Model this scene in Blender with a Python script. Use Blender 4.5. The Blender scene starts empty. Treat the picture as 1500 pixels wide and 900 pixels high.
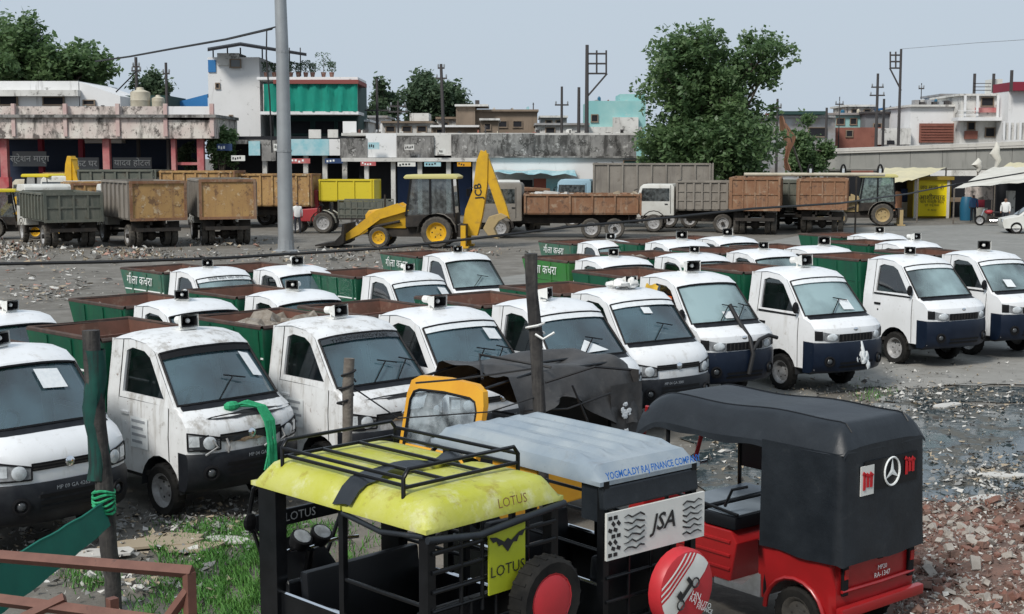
import bpy, bmesh, math, random
from math import sin, cos, pi, radians, sqrt
from mathutils import Vector, Matrix
S = bpy.context.scene
# ------------------------------------------------------------------ camera, sky, sun, exposure
CF, CH, CY = 2000.0, 4.0, 230.0            # focal length in 1500-px units, eye height, horizon row
PIT = math.atan2(450 - CY, CF)
cam = bpy.data.cameras.new('camera'); camo = bpy.data.objects.new('camera', cam); S.collection.objects.link(camo)
cam.sensor_width = 36; cam.lens = 36 * CF / 1500; cam.clip_end = 3000; cam.clip_start = 0.05
camo.location = (0, 0, CH); camo.rotation_euler = (pi / 2 - PIT, 0, 0); S.camera = camo
W = bpy.data.worlds.new('World'); S.world = W; W.use_nodes = True
wn = W.node_tree.nodes; wl = W.node_tree.links; wn.clear()
SUN_EL, SUN_AZ = radians(44), radians(215)
sky = wn.new('ShaderNodeTexSky'); sky.sky_type = 'NISHITA'; sky.sun_disc = False
sky.sun_elevation = SUN_EL; sky.sun_rotation = SUN_AZ; sky.air_density = 1.5; sky.dust_density = 4.0
sk = wn.new('ShaderNodeVectorMath'); sk.operation = 'SCALE'; sk.inputs['Scale'].default_value = 0.033
wl.new(sky.outputs[0], sk.inputs[0])
wmx = wn.new('ShaderNodeMix'); wmx.data_type = 'RGBA'; wmx.inputs['Factor'].default_value = 0.88     # overcast veil over the clear sky
wl.new(sk.outputs[0], wmx.inputs['A']); wmx.inputs['B'].default_value = (0.286, 0.333, 0.386, 1)
bg = wn.new('ShaderNodeBackground'); bg.inputs[1].default_value = 1.0
wo = wn.new('ShaderNodeOutputWorld'); wl.new(wmx.outputs['Result'], bg.inputs[0]); wl.new(bg.outputs[0], wo.inputs[0])
sl = bpy.data.lights.new('sun', 'SUN'); sl.energy = 1.5; sl.angle = radians(14); sl.color = (1, .96, .9)
slo = bpy.data.objects.new('sun', sl); S.collection.objects.link(slo); slo.location = (0, 0, 40)
slo.rotation_euler = (pi / 2 - SUN_EL, 0, pi - SUN_AZ)
S.view_settings.view_transform = 'Standard'; S.view_settings.look = 'None'
S.view_settings.exposure = 1.0; S.view_settings.gamma = 1.0
S.cycles.max_bounces = 6; S.cycles.transparent_max_bounces = 12
S.cycles.caustics_reflective = False; S.cycles.caustics_refractive = False
RND = random.Random(7)
# ------------------------------------------------------------------ layout helpers
def ray(px, py):
    u = (px - 750) / CF; v = (450 - py) / CF
    return Vector((u, cos(PIT) + v * sin(PIT), -sin(PIT) + v * cos(PIT)))
def at(px, py, z=0.0):                     # ground position (or at height z) of a spot measured in the photograph
    d = ray(px, py); t = (z - CH) / d.z
    return Vector((d.x * t, d.y * t, z))
def far(px, py, Y):                        # X and height of a spot at a known distance
    d = ray(px, py); t = Y / d.y
    return d.x * t, CH + d.z * t
# ------------------------------------------------------------------ mesh builder
def xf(M, p): return M @ Vector(p) if M else Vector(p)
class MB:
    def __init__(s): s.v = []; s.f = []; s.m = []; s.M = None; s.mi = 0
    def add(s, pts):
        b = len(s.v)
        for p in pts: s.v.append(tuple(xf(s.M, p)))
        return b
    def poly(s, pts, mi=None):
        b = s.add(pts); s.f.append(tuple(range(b, b + len(pts)))); s.m.append(s.mi if mi is None else mi); return s
    def faces(s, pts, fs, mi=None):
        b = s.add(pts)
        for q in fs: s.f.append(tuple(b + i for i in q)); s.m.append(s.mi if mi is None else mi)
        return s
    def box(s, c, d, rz=0, ry=0, rx=0, mi=None):
        R = Matrix.Rotation(rz, 3, 'Z') @ Matrix.Rotation(ry, 3, 'Y') @ Matrix.Rotation(rx, 3, 'X')
        c = Vector(c); P = []
        for dz in (-.5, .5):
            for dx, dy in ((-.5, -.5), (.5, -.5), (.5, .5), (-.5, .5)):
                P.append(c + R @ Vector((dx * d[0], dy * d[1], dz * d[2])))
        return s.faces(P, [(0, 3, 2, 1), (4, 5, 6, 7), (0, 1, 5, 4), (1, 2, 6, 5), (2, 3, 7, 6), (3, 0, 4, 7)], mi)
    def bb(s, a, b, mi=None):
        return s.box([(a[i] + b[i]) / 2 for i in range(3)], [abs(b[i] - a[i]) for i in range(3)], mi=mi)
    def grid(s, rows, mi=None, flip=False):
        n = len(rows[0]); P = [p for r in rows for p in r]; F = []
        for i in range(len(rows) - 1):
            for j in range(n - 1):
                q = (i * n + j, i * n + j + 1, (i + 1) * n + j + 1, (i + 1) * n + j)
                F.append(q[::-1] if flip else q)
        return s.faces(P, F, mi)
    def tube(s, pts, r, n=6, caps=True, mi=None):
        pts = [Vector(p) for p in pts]; R = r if isinstance(r, (list, tuple)) else [r] * len(pts)
        rings = []; prev = None
        for i, p in enumerate(pts):
            if i == 0: t = pts[1] - p
            elif i == len(pts) - 1: t = p - pts[i - 1]
            else: t = (pts[i + 1] - p).normalized() + (p - pts[i - 1]).normalized()
            if t.length < 1e-9: t = Vector((0, 0, 1))
            t.normalize()
            if prev is None:
                a = Vector((0, 0, 1)) if abs(t.z) < .9 else Vector((1, 0, 0))
                u = t.cross(a).normalized()
            else:
                u = prev - t * prev.dot(t)
                u = u.normalized() if u.length > 1e-6 else t.orthogonal().normalized()
            prev = u; w = t.cross(u)
            rings.append([p + (u * cos(2 * pi * k / n) + w * sin(2 * pi * k / n)) * R[i] for k in range(n)])
        P = [q for g in rings for q in g]; F = []
        for i in range(len(pts) - 1):
            for k in range(n): F.append((i * n + k, i * n + (k + 1) % n, (i + 1) * n + (k + 1) % n, (i + 1) * n + k))
        if caps: F.append(tuple(range(n))[::-1]); F.append(tuple((len(pts) - 1) * n + k for k in range(n)))
        return s.faces(P, F, mi)
    def lathe(s, prof, c=(0, 0, 0), axis='y', n=20, mi=None, caps=True):   # prof: (radius, offset along axis)
        P = []; F = []; c = Vector(c)
        for r, h in prof:
            for k in range(n):
                a = 2 * pi * k / n; u, w = r * cos(a), r * sin(a)
                P.append(c + Vector({'y': (u, h, w), 'x': (h, u, w), 'z': (u, w, h)}[axis]))
        for i in range(len(prof) - 1):
            for k in range(n): F.append((i * n + k, i * n + (k + 1) % n, (i + 1) * n + (k + 1) % n, (i + 1) * n + k))
        if caps and prof[0][0] > 1e-4: F.append(tuple(range(n))[::-1])
        if caps and prof[-1][0] > 1e-4: F.append(tuple((len(prof) - 1) * n + k for k in range(n)))
        return s.faces(P, F, mi)
    def prism(s, pl, a, b, axis='y', mi=None):                  # polygon in the other two axes, swept a..b
        def p3(u, w, h): return {'y': (u, h, w), 'x': (h, u, w), 'z': (u, w, h)}[axis]
        n = len(pl); P = [p3(u, w, a) for u, w in pl] + [p3(u, w, b) for u, w in pl]
        F = [tuple(range(n))[::-1], tuple(range(n, 2 * n))] + [(k, (k + 1) % n, n + (k + 1) % n, n + k) for k in range(n)]
        return s.faces(P, F, mi)
    def ball(s, c, r, n=8, mi=None, sc=(1, 1, 1)):
        c = Vector(c); P = []; F = []; m = max(4, n // 2 + 1)
        for i in range(m + 1):
            th = pi * i / m
            for k in range(n):
                ph = 2 * pi * k / n; P.append(c + Vector((r * sin(th) * cos(ph) * sc[0], r * sin(th) * sin(ph) * sc[1], r * cos(th) * sc[2])))
        for i in range(m):
            for k in range(n): F.append((i * n + k, i * n + (k + 1) % n, (i + 1) * n + (k + 1) % n, (i + 1) * n + k))
        return s.faces(P, F, mi)
    def crumple(s, c, r, seed, sc=(1, 1, 1), mi=None):
        b = len(s.v); s.ball(c, r, 10, mi, sc); rr = random.Random(seed); c = Vector(c)
        memo = {}
        for i in range(b, len(s.v)):
            p = Vector(s.v[i]); k = tuple(round(v, 4) for v in p)
            if k not in memo: memo[k] = rr.uniform(.55, 1.25)
            s.v[i] = tuple(c + (p - c) * memo[k])
        return s
    def build(s, name, mats, parent=None, smooth=None, bevel=0, weld=True, norm=True):
        me = bpy.data.meshes.new(name); me.from_pydata(s.v, [], s.f)
        if not isinstance(mats, (list, tuple)): mats = [mats]
        for m in mats: me.materials.append(M[m] if isinstance(m, str) else m)
        me.polygons.foreach_set('material_index', s.m)
        if weld or bevel or norm:
            bm = bmesh.new(); bm.from_mesh(me)
            if weld: bmesh.ops.remove_doubles(bm, verts=bm.verts, dist=0.0004)
            if norm: bmesh.ops.recalc_face_normals(bm, faces=bm.faces)
            if bevel:
                es = [e for e in bm.edges if len(e.link_faces) == 2 and e.calc_face_angle(0) > .5]
                bmesh.ops.bevel(bm, geom=es, offset=bevel, segments=2, profile=.6, affect='EDGES', clamp_overlap=True)
            bm.to_mesh(me); bm.free()
        if smooth is not None:
            me.polygons.foreach_set('use_smooth', [True] * len(me.polygons))
            try: me.set_sharp_from_angle(angle=radians(smooth))
            except Exception: pass
        me.update()
        o = bpy.data.objects.new(name, me); S.collection.objects.link(o)
        if parent: o.parent = parent
        return o
def tag(o, label, cat, group=None, kind=None):
    o['label'] = label; o['category'] = cat
    if group: o['group'] = group
    if kind: o['kind'] = kind
    return o
def thing(name, label, cat, loc=(0, 0, 0), rz=0, group=None, sc=1):
    o = bpy.data.objects.new(name, None); S.collection.objects.link(o); o.empty_display_size = .2
    o.location = loc; o.rotation_euler = (0, 0, rz); o.scale = (sc,) * 3
    return tag(o, label, cat, group)
def copy_tree(o, parent=None):
    c = o.copy(); S.collection.objects.link(c)
    if parent: c.parent = parent
    for ch in o.children: copy_tree(ch, c)
    return c
def rename_del(o):
    for c in list(o.children): rename_del(c)
    bpy.data.objects.remove(o)
def struct(o): o['kind'] = 'structure'; return o
def text(body, size, mat, parent, loc, ux, uy, name='lettering', ext=0.002, align='CENTER', sx=1.0, shear=0, bold=0):
    cu = bpy.data.curves.new(name, 'FONT'); cu.body = body; cu.size = size; cu.align_x = align; cu.align_y = 'CENTER'
    cu.resolution_u = 2; cu.extrude = 0; cu.shear = shear; cu.offset = bold
    o = bpy.data.objects.new(name, cu); S.collection.objects.link(o)
    dg = bpy.context.evaluated_depsgraph_get(); me = bpy.data.meshes.new_from_object(o.evaluated_get(dg))
    bpy.data.objects.remove(o); me.materials.clear(); me.materials.append(M[mat])
    o = bpy.data.objects.new(name, me); S.collection.objects.link(o)
    ux = Vector(ux).normalized(); uy = Vector(uy); uy = (uy - ux * uy.dot(ux)).normalized(); uz = ux.cross(uy)
    mx = Matrix((ux * sx, uy, uz)).transposed().to_4x4(); mx.translation = Vector(loc) + uz * ext
    me.transform(mx)
    if parent: o.parent = parent
    return o
# ------------------------------------------------------------------ materials
M = {}
def mat(name, col, rough=.6, metal=0, var=None, dirt=None, streak=None, bump=0, bscale=40, spec=.5, rnd=True, coat=0, world=False):
    m = bpy.data.materials.new(name); m.use_nodes = True; nt = m.node_tree; N = nt.nodes; L = nt.links
    b = N['Principled BSDF']; b.inputs['Roughness'].default_value = rough; b.inputs['Metallic'].default_value = metal
    b.inputs['Specular IOR Level'].default_value = spec
    if coat: b.inputs['Coat Weight'].default_value = coat; b.inputs['Coat Roughness'].default_value = .15
    tc = N.new('ShaderNodeTexCoord'); vec = tc.outputs['Object']
    if world:
        ge = N.new('ShaderNodeNewGeometry'); vec = ge.outputs['Position']
    elif rnd:
        oi = N.new('ShaderNodeObjectInfo'); mu = N.new('ShaderNodeMath'); mu.operation = 'MULTIPLY'; mu.inputs[1].default_value = 37
        L.new(oi.outputs['Random'], mu.inputs[0]); ad = N.new('ShaderNodeVectorMath'); ad.operation = 'ADD'
        L.new(vec, ad.inputs[0]); L.new(mu.outputs[0], ad.inputs[1]); vec = ad.outputs[0]
    cur = None
    def noise(scale, detail=5, st=None, ro=.6):
        v = vec
        if st:
            mp = N.new('ShaderNodeMapping'); mp.inputs['Scale'].default_value = st; L.new(vec, mp.inputs[0]); v = mp.outputs[0]
        n = N.new('ShaderNodeTexNoise'); n.inputs['Scale'].default_value = scale; n.inputs['Detail'].default_value = detail
        n.inputs['Roughness'].default_value = ro; L.new(v, n.inputs['Vector']); return n.outputs['Fac']
    def layer(fac, lo, hi, c2, amt):
        nonlocal cur
        mr = N.new('ShaderNodeMapRange'); mr.inputs['From Min'].default_value = lo; mr.inputs['From Max'].default_value = hi
        mr.inputs['To Max'].default_value = amt; L.new(fac, mr.inputs['Value'])
        mx = N.new('ShaderNodeMix'); mx.data_type = 'RGBA'; L.new(mr.outputs[0], mx.inputs['Factor'])
        if cur: L.new(cur, mx.inputs['A'])
        else: mx.inputs['A'].default_value = (*col, 1)
        mx.inputs['B'].default_value = (*c2, 1); cur = mx.outputs['Result']
    for v in ([var] if isinstance(var, tuple) else (var or [])): layer(noise(v[1]), .35, .65, v[0], v[2])
    for d in ([dirt] if isinstance(dirt, tuple) else (dirt or [])): layer(noise(d[1], 8, ro=.7), d[2], d[2] + (d[4] if len(d) > 4 else .06), d[0], d[3])
    if streak: layer(noise(streak[1], 6, (1, 1, streak[4] if len(streak) > 4 else .12), .7), streak[2], streak[2] + .15, streak[0], streak[3])
    if cur: L.new(cur, b.inputs['Base Color'])
    else: b.inputs['Base Color'].default_value = (*col, 1)
    if bump:
        bp = N.new('ShaderNodeBump'); bp.inputs['Strength'].default_value = bump; bp.inputs['Distance'].default_value = .02
        L.new(noise(bscale, 6), bp.inputs['Height']); L.new(bp.outputs[0], b.inputs['Normal'])
    M[name] = m; return m
def glass(name, tint, dust_sheen=.15, dust_sheen_col=(.5, .55, .55), refl=1.0, scale=6):
    m = bpy.data.materials.new(name); m.use_nodes = True; nt = m.node_tree; N = nt.nodes; L = nt.links
    N.remove(N['Principled BSDF']); out = N['Material Output']
    tr = N.new('ShaderNodeBsdfTransparent'); tr.inputs[0].default_value = (*tint, 1)
    gl = N.new('ShaderNodeBsdfGlossy'); gl.inputs['Roughness'].default_value = .04; gl.inputs[0].default_value = (refl, refl, refl, 1)
    fr = N.new('ShaderNodeFresnel'); fr.inputs[0].default_value = 2.0
    m1 = N.new('ShaderNodeMixShader'); L.new(fr.outputs[0], m1.inputs[0]); L.new(tr.outputs[0], m1.inputs[1]); L.new(gl.outputs[0], m1.inputs[2])
    df = N.new('ShaderNodeBsdfDiffuse'); df.inputs[0].default_value = (*dust_sheen_col, 1)
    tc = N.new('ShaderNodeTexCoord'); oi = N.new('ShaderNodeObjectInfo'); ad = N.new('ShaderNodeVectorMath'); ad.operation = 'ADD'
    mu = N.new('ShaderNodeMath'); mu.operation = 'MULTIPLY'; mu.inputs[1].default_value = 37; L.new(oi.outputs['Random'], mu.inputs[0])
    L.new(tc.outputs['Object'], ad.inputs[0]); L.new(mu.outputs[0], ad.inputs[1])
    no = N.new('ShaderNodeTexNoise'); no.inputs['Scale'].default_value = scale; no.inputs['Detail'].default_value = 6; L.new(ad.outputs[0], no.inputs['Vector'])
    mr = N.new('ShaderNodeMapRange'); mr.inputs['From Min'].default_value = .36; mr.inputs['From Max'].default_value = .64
    mr.inputs['To Min'].default_value = dust_sheen * .25; mr.inputs['To Max'].default_value = dust_sheen * 1.75; L.new(no.outputs['Fac'], mr.inputs['Value'])  # broad patches of this layer paint varied reflections as well as dust
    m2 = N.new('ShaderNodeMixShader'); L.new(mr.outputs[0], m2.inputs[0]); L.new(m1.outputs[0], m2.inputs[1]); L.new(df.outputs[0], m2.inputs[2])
    L.new(m2.outputs[0], out.inputs[0]); M[name] = m
MUD = (.13, .10, .07); RUST = (.16, .065, .03)
mat('white_paint', (.80, .81, .82), .30, var=((.70, .71, .71), 3, .6), dirt=[((.30, .25, .19), 5, .60, .55, .14), ((.22, .12, .07), 22, .70, .7)], streak=((.42, .39, .34), 9, .56, .45), spec=.5)
mat('white_paint_worn', (.76, .77, .77), .4, var=((.62, .62, .61), 4, .6), dirt=[((.20, .17, .13), 4, .56, .6, .12), ((.16, .08, .05), 14, .63, .8)], streak=((.30, .27, .23), 9, .52, .55))
mat('black_plastic', (.006, .007, .010), .45, var=((.018, .020, .023), 8, .7), dirt=((.10, .095, .09), 7, .64, .45, .12), spec=.25)
mat('lamp_housing', (.10, .105, .11), .15, spec=.6, var=((.35, .36, .37), 9, .8))
mat('navy_plastic', (.004, .009, .022), .38, var=((.009, .016, .032), 5, .7), dirt=((.10, .10, .10), 6, .64, .45, .12), spec=.3)
mat('dark_trim', (.006, .006, .007), .6, spec=.25)
mat('cabin_dark', (.02, .022, .025), .8); mat('cabin_grey', (.16, .18, .19), .8)
mat('seat_grey', (.22, .24, .26), .8)
mat('green_bin', (.004, .075, .040), .45, var=((.008, .11, .05), 3, .7), dirt=[((.05, .05, .03), 5, .62, .7, .1), (RUST, 16, .66, .8)], streak=((.02, .045, .03), 10, .52, .5))
mat('green_bin_bright', (.035, .20, .035), .5, var=((.05, .16, .05), 3, .7), dirt=[((.09, .09, .06), 4, .56, .7, .1), (RUST, 14, .64, .8)])
mat('green_bin_faded', (.03, .13, .09), .55, var=((.09, .16, .11), 3, .8), dirt=[((.13, .13, .09), 4, .54, .7, .1), (RUST, 14, .62, .8)])
mat('bin_rust', (.15, .065, .045), .9, var=((.09, .045, .03), 4, .8), dirt=((.22, .15, .11), 6, .55, .6, .12))
mat('rim_dark', (.05, .035, .03), .8, var=((.10, .06, .045), 8, .8))
mat('tyre', (.010, .010, .010), .9, var=((.030, .028, .025), 6, .8), spec=.2)
mat('tyre_dusty', (.05, .047, .043), .9, var=((.12, .105, .085), 5, .8))
mat('steel_rim', (.42, .42, .42), .5, .1, var=((.2, .19, .18), 12, .8))
mat('fog_glass', (.06, .065, .07), .15)
mat('chassis', (.012, .012, .012), .8, var=((.04, .035, .03), 8, .8))
mat('chrome', (.75, .76, .78), .12, 1.0)
mat('lamp_lens', (.62, .66, .68), .08, spec=.9, var=((.25, .26, .27), 14, .6))
mat('orange_lens', (.55, .16, .02), .15); mat('red_lens', (.35, .01, .01), .15)
mat('paper', (.78, .80, .80), .7, var=((.62, .66, .68), 20, .7))
mat('white_letters', (.78, .80, .78), .6); mat('grey_letters', (.32, .34, .36), .6); mat('black_letters', (.015, .015, .015), .6)
mat('speaker_white', (.72, .72, .69), .5, dirt=((.30, .24, .18), 14, .58, .6, .1))
mat('rope_green', (.01, .26, .10), .7, var=((.03, .38, .18), 30, .8))
mat('cloth_orange', (.75, .13, .02), .8); mat('cloth_yellow', (.80, .50, .06), .8)
glass('windscreen', (.70, .86, .92), .15, (.24, .42, .50), scale=1.1)  # teal layer colour paints bluish sky reflection over thin dust
glass('windscreen_dusty_sheen', (.72, .86, .88), .36, (.44, .60, .62), scale=1.0)  # paler layer: dust plus sky sheen painted into its colour
glass('side_glass', (.38, .44, .48), .02, (.2, .22, .24))
mat('rust_patch', (.22, .13, .07), .8, var=((.4, .33, .22), 20, .8))
glass('clear_pane', (.7, .78, .8), .1)
# ------------------------------------------------------------------ small tipper trucks
SS = [-1, -.95, -.82, -.6, -.3, 0, .3, .6, .82, .95, 1]
def lerp(a, b, t): return a + (b - a) * t
def rowpt(r, s): return (r[0] - r[3] * abs(s) ** 3.6, s * r[2], r[1] - r[4] * abs(s) ** 3)
def lerprow(a, b, t): return tuple(lerp(a[i], b[i], t) for i in range(5))
def wside(z):
    if z > 1.2: return lerp(.685, .60, min(1, (z - 1.2) / .6))
    return lerp(.70, .685, max(0, (z - .9) / .3)) if z > .9 else lerp(.69, .70, max(0, (z - .4) / .5))
def surf(rows, s, z):
    for a, b in zip(rows, rows[1:]):
        if a[1] >= z >= b[1]: return lerprow(a, b, (a[1] - z) / (a[1] - b[1]))
    return rows[-1] if z < rows[-1][1] else rows[0]
def patch(mb, rows, s0, s1, z0, z1, off=.006, n=6, m=3, shape=None, mi=None):
    R = []
    for i in range(m + 1):
        z = lerp(z1, z0, i / m); row = []
        for j in range(n + 1):
            s = lerp(s0, s1, j / n); zz = z
            if shape: s, zz = shape(j / n, i / m, s, z)
            p = rowpt(surf(rows, s, zz), s); row.append((p[0] + off, p[1] * (1 + off * .3), p[2]))
        R.append(row)
    mb.grid(R, mi)
def make_wheel(r=.29, w=.15, rim='steel_rim', ty='tyre', hub=None, ax='y'):
    t = MB(); t.lathe([(r * .62, -w * .42), (r * .9, -w / 2), (r * .98, -w * .38), (r, -w * .2), (r, w * .2), (r * .98, w * .38), (r * .9, w / 2), (r * .62, w * .42), (r * .60, 0), (r * .62, -w * .42)], n=22, caps=False)
    for k in range(22):
        a = 2 * pi * k / 22
        t.box((r * .995 * cos(a), 0, r * .995 * sin(a)), (.02 * r / .29, w * .72, .010 * r / .29), ry=-a + pi / 2)
    o = t.build('wheel', ty, smooth=40)
    h = MB(); h.lathe([(.001, w * .12), (r * .16, w * .14), (r * .18, w * .05), (r * .42, -w * .02), (r * .50, w * .18), (r * .60, w * .40), (r * .645, w * .44), (r * .64, w * .1)], n=18)
    h.lathe([(.001, -w * .2), (r * .6, -w * .2)], n=12)
    h.build('rim', rim, o, smooth=35)
    for k in range(5):
        a = 2 * pi * k / 5; q = MB(); q.lathe([(r * .05, 0), (r * .05, w * .1), (.001, w * .12)], c=(r * .3 * cos(a), w * .02, r * .3 * sin(a)), n=6); q.build('wheel_nut', 'chassis', o)
    return o
ROOF = [(-.80, 1.85, .60, 0, .07), (-.75, 1.90, .61, 0, .065), (-.40, 1.925, .615, 0, .055), (-.10, 1.89, .61, .02, .05), (.10, 1.81, .60, .05, .05)]
NOSE = {'A': [(.66, 1.22, .685, .13, .02), (.81, 1.15, .695, .15, .02), (.905, 1.05, .70, .16, .01), (.935, .97, .70, .17, 0), (.94, .80, .70, .17, 0), (.93, .70, .70, .17, 0)],
        'B': [(.68, 1.22, .685, .15, .02), (.87, 1.16, .695, .16, .02), (.965, 1.07, .70, .17, .01), (.985, 1.0, .70, .18, 0), (.985, .86, .70, .18, 0), (.97, .76, .70, .18, 0)]}
BUMP = {'A': [(.96, .76, .71, .20, 0), (.995, .71, .715, .20, 0), (.995, .50, .715, .20, 0), (.95, .39, .71, .20, 0), (.88, .35, .70, .18, 0)],
        'B': [(1.0, .85, .71, .20, 0), (1.02, .78, .715, .20, 0), (1.02, .52, .715, .20, 0), (.97, .40, .71, .20, 0), (.88, .36, .70, .18, 0)]}
WX = {'A': .24, 'B': .02}
def make_truck(kind, paint='white_paint', glassm='windscreen', bump=None, bin_m='green_bin', damage=False):
    root = thing('mini_truck', 'x', 'truck'); nose = NOSE[kind]; bum = BUMP[kind]; wx = WX[kind]
    body = MB()
    # roof
    body.grid([[rowpt(r, s) for s in SS] for r in ROOF], flip=False)
    # windscreen surround
    ts = [0, .055, .35, .65, .945, 1]; top = ROOF[-1]; base = nose[0]
    G = [[rowpt(lerprow(top, base, t), s) for s in SS] for t in ts]
    gl = MB(); n = len(SS)
    for i in range(len(ts) - 1):
        for j in range(n - 1):
            q = [G[i][j], G[i][j + 1], G[i + 1][j + 1], G[i + 1][j]]
            if 1 <= i <= 3 and 1 <= j <= n - 3 + 0 and j < n - 2:
                gl.poly([(p[0] - .012, p[1], p[2] - .010) for p in q])
            else: body.poly(q)
    seal = MB()
    loop = [G[1][j] for j in range(1, n - 1)] + [G[i][n - 2] for i in (2, 3)] + [G[4][j] for j in range(n - 2, 0, -1)] + [G[i][1] for i in (3, 2)]
    seal.tube([(p[0] + .002, p[1], p[2] + .002) for p in loop + loop[:1]], .016, 5, caps=False)
    # nose
    nr = nose[:]
    NG = [[rowpt(r, s) for s in SS] for r in nr]
    body.grid(NG)
    # sides
    doors = {}
    for sg in (-1, 1):
        dm = MB()
        def pt(x, z, off=0): return (x, sg * (wside(z) + off), z)
        outer = [(-.56, 1.22), (-.56, 1.50), (-.56, 1.845), (-.40, 1.865), (-.12, 1.84), (.05, 1.76), (.218, 1.555), (.365, 1.385), (base[0] - base[3], 1.20), (.2, 1.215), (-.2, 1.22)]
        inner = [(-.50, 1.28), (-.50, 1.50), (-.49, 1.73), (-.38, 1.77), (-.14, 1.75), (-.02, 1.69), (.12, 1.52), (.24, 1.37), (.32, 1.28), (.14, 1.28), (-.2, 1.28)]
        k = len(outer)
        for i in range(k):
            a, b, c, d = outer[i], outer[(i + 1) % k], inner[(i + 1) % k], inner[i]
            dm.poly([pt(*a), pt(*b), pt(*c), pt(*d)])
            dm.poly([pt(*d), pt(*c), pt(*c, -.03), pt(*d, -.03)])
        zb = lambda x: max(.42, .30 + sqrt(max(0, .37 ** 2 - (x - wx) ** 2))) if abs(x - wx) < .37 else .42
        fx = [(p[0], p[2]) for p in [rowpt(r, 1) for r in nr]]
        def zt(x):
            if x <= fx[0][0]: return 1.215 if x < .4 else lerp(1.215, fx[0][1], (x - .4) / (fx[0][0] - .4))
            for a, b in zip(fx, fx[1:]):
                if a[0] <= x <= b[0]: return lerp(a[1], b[1], (x - a[0]) / (b[0] - a[0] + 1e-9))
            return fx[-2][1]
        xs = sorted(set([-.80, -.68, -.56, -.45, .42] + [wx + .37 * cos(pi * q / 10) for q in range(11)] + [p[0] for p in fx[:4]]))
        xs = [x for x in xs if x <= fx[3][0] + .001]
        for x0, x1 in zip(xs, xs[1:]):
            R = []
            for q in range(5):
                R.append([pt(x, lerp(zt(x) if x > -.56 + 1e-6 or True else 1.2, zb(x), q / 4), .004 if -.56 - 1e-6 <= x0 and x1 <= .42 + 1e-6 else 0) for x in (x0, x1)])
            (dm if -.56 - 1e-6 <= x0 and x1 <= .42 + 1e-6 else body).grid(R)
        # rear pillar, arch lip
        body.grid([[pt(-.80, z), pt(-.56, z)] for z in (1.215, 1.5, 1.7, 1.84)])
        body.poly([pt(-.80, 1.84), pt(-.56, 1.84), (-.56, sg * .6, 1.86), (-.75, sg * .6, 1.84)])
        arch = MB(); arch.grid([[(wx + .37 * cos(pi * q / 10), sg * y, .30 + .37 * sin(pi * q / 10)) for q in range(11)] for y in (.698, .45)]); arch.build('wheel_arch', 'cabin_dark', root)
        if kind == 'B':
            tr_ = MB(); tr_.tube([pt(-.52, 1.245, .012), pt(.36, 1.235, .012)], .014, 5); tr_.build('window_trim', 'dark_trim', root)
        d = dm.build('door', paint, root, smooth=35)
        sm = MB(); path = [(-.56, 1.845), (-.56, 1.22), (-.56, zb(-.56) + .01)]
        sm.tube([pt(x, z, .001) for x, z in path], .006, 4); sm.build('door_seam', 'dark_trim', d); sm = MB(); sm.tube([pt(.42, z, .001) for z in (1.20, .9, zb(.42) + .01)], .006, 4)
        pass
        sm.build('door_seam', 'dark_trim', d)
        wp = MB(); wp.poly([pt(x, z, -.028) for x, z in inner]); wp.build('side_window', 'side_glass', d)
        hd = MB(); hd.box(pt(-.42, 1.06, .012), (.15, .025, .035)); hd.box(pt(-.41, .95, .004), (.03, .012, .03)); hd.build('door_handle', 'dark_trim' if kind == 'B' else paint, d, bevel=.005)
        mr = MB(); y0 = sg * .68
        if sg < 0 and kind == 'B': mr.tube([(.40, y0, 1.27), (.42, y0 + sg * .05, 1.33)], .012, 5); mr.ball((.42, y0 + sg * .07, 1.36), .075, 10, sc=(.45, .85, 1.25)); mr.build('wing_mirror', 'dark_trim', root, smooth=40)
    ro_ = [(-.69, .42), (.69, .42), (.685, 1.2), (.60, 1.78), (.36, 1.83), (-.36, 1.83), (-.60, 1.78), (-.685, 1.2)]; ri_ = [(-.45, 1.32), (.45, 1.32), (.50, 1.38), (.48, 1.66), (.42, 1.70), (-.42, 1.70), (-.48, 1.66), (-.50, 1.38)]
    for k in range(8): body.poly([(-.80, *ro_[k]), (-.80, *ro_[(k + 1) % 8]), (-.80, *ri_[(k + 1) % 8]), (-.80, *ri_[k])])
    rw = MB(); rw.poly([(-.79, *p) for p in ri_]); rw.build('rear_window', 'clear_pane', root)
    body.bb((-.78, -.66, .40), (.60, .66, .46), mi=1)  # dark floor box, added to block light under the cab
    bo = body.build('cab_body', [paint, 'chassis'], root, smooth=24)
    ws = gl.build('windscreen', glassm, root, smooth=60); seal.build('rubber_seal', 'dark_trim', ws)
    for sh in (-.28, .22):
        w = MB(); a = rowpt(lerprow(top, base, .93), sh); b = rowpt(lerprow(top, base, .62), sh + .42); e = rowpt(lerprow(top, base, .55), sh + .10); f = rowpt(lerprow(top, base, .66), sh + .66)
        w.tube([(a[0] + .02, a[1], a[2] + .01), (b[0] + .03, b[1], b[2] + .02)], .009, 4); w.tube([(e[0] + .025, e[1] + .12, e[2]), (f[0] + .03, f[1], f[2] + .02)], .008, 4); w.build('wiper', 'dark_trim', root)
    # cowl
    cw = MB(); patch(cw, [lerprow(top, base, .95), base, nose[1]], -.92, .92, base[1] - .018, lerprow(top, base, .95)[1] - .004, .006, 10, 2); cw.build('cowl', 'black_plastic', root, smooth=50)
    # interior
    it = MB(); it.bb((.30, -.60, 1.02), (.62, .60, 1.17)); it.bb((-.70, -.6, .46), (-.66, .6, 1.15)); it.build('dashboard', 'cabin_grey', root, bevel=.03)
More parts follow.
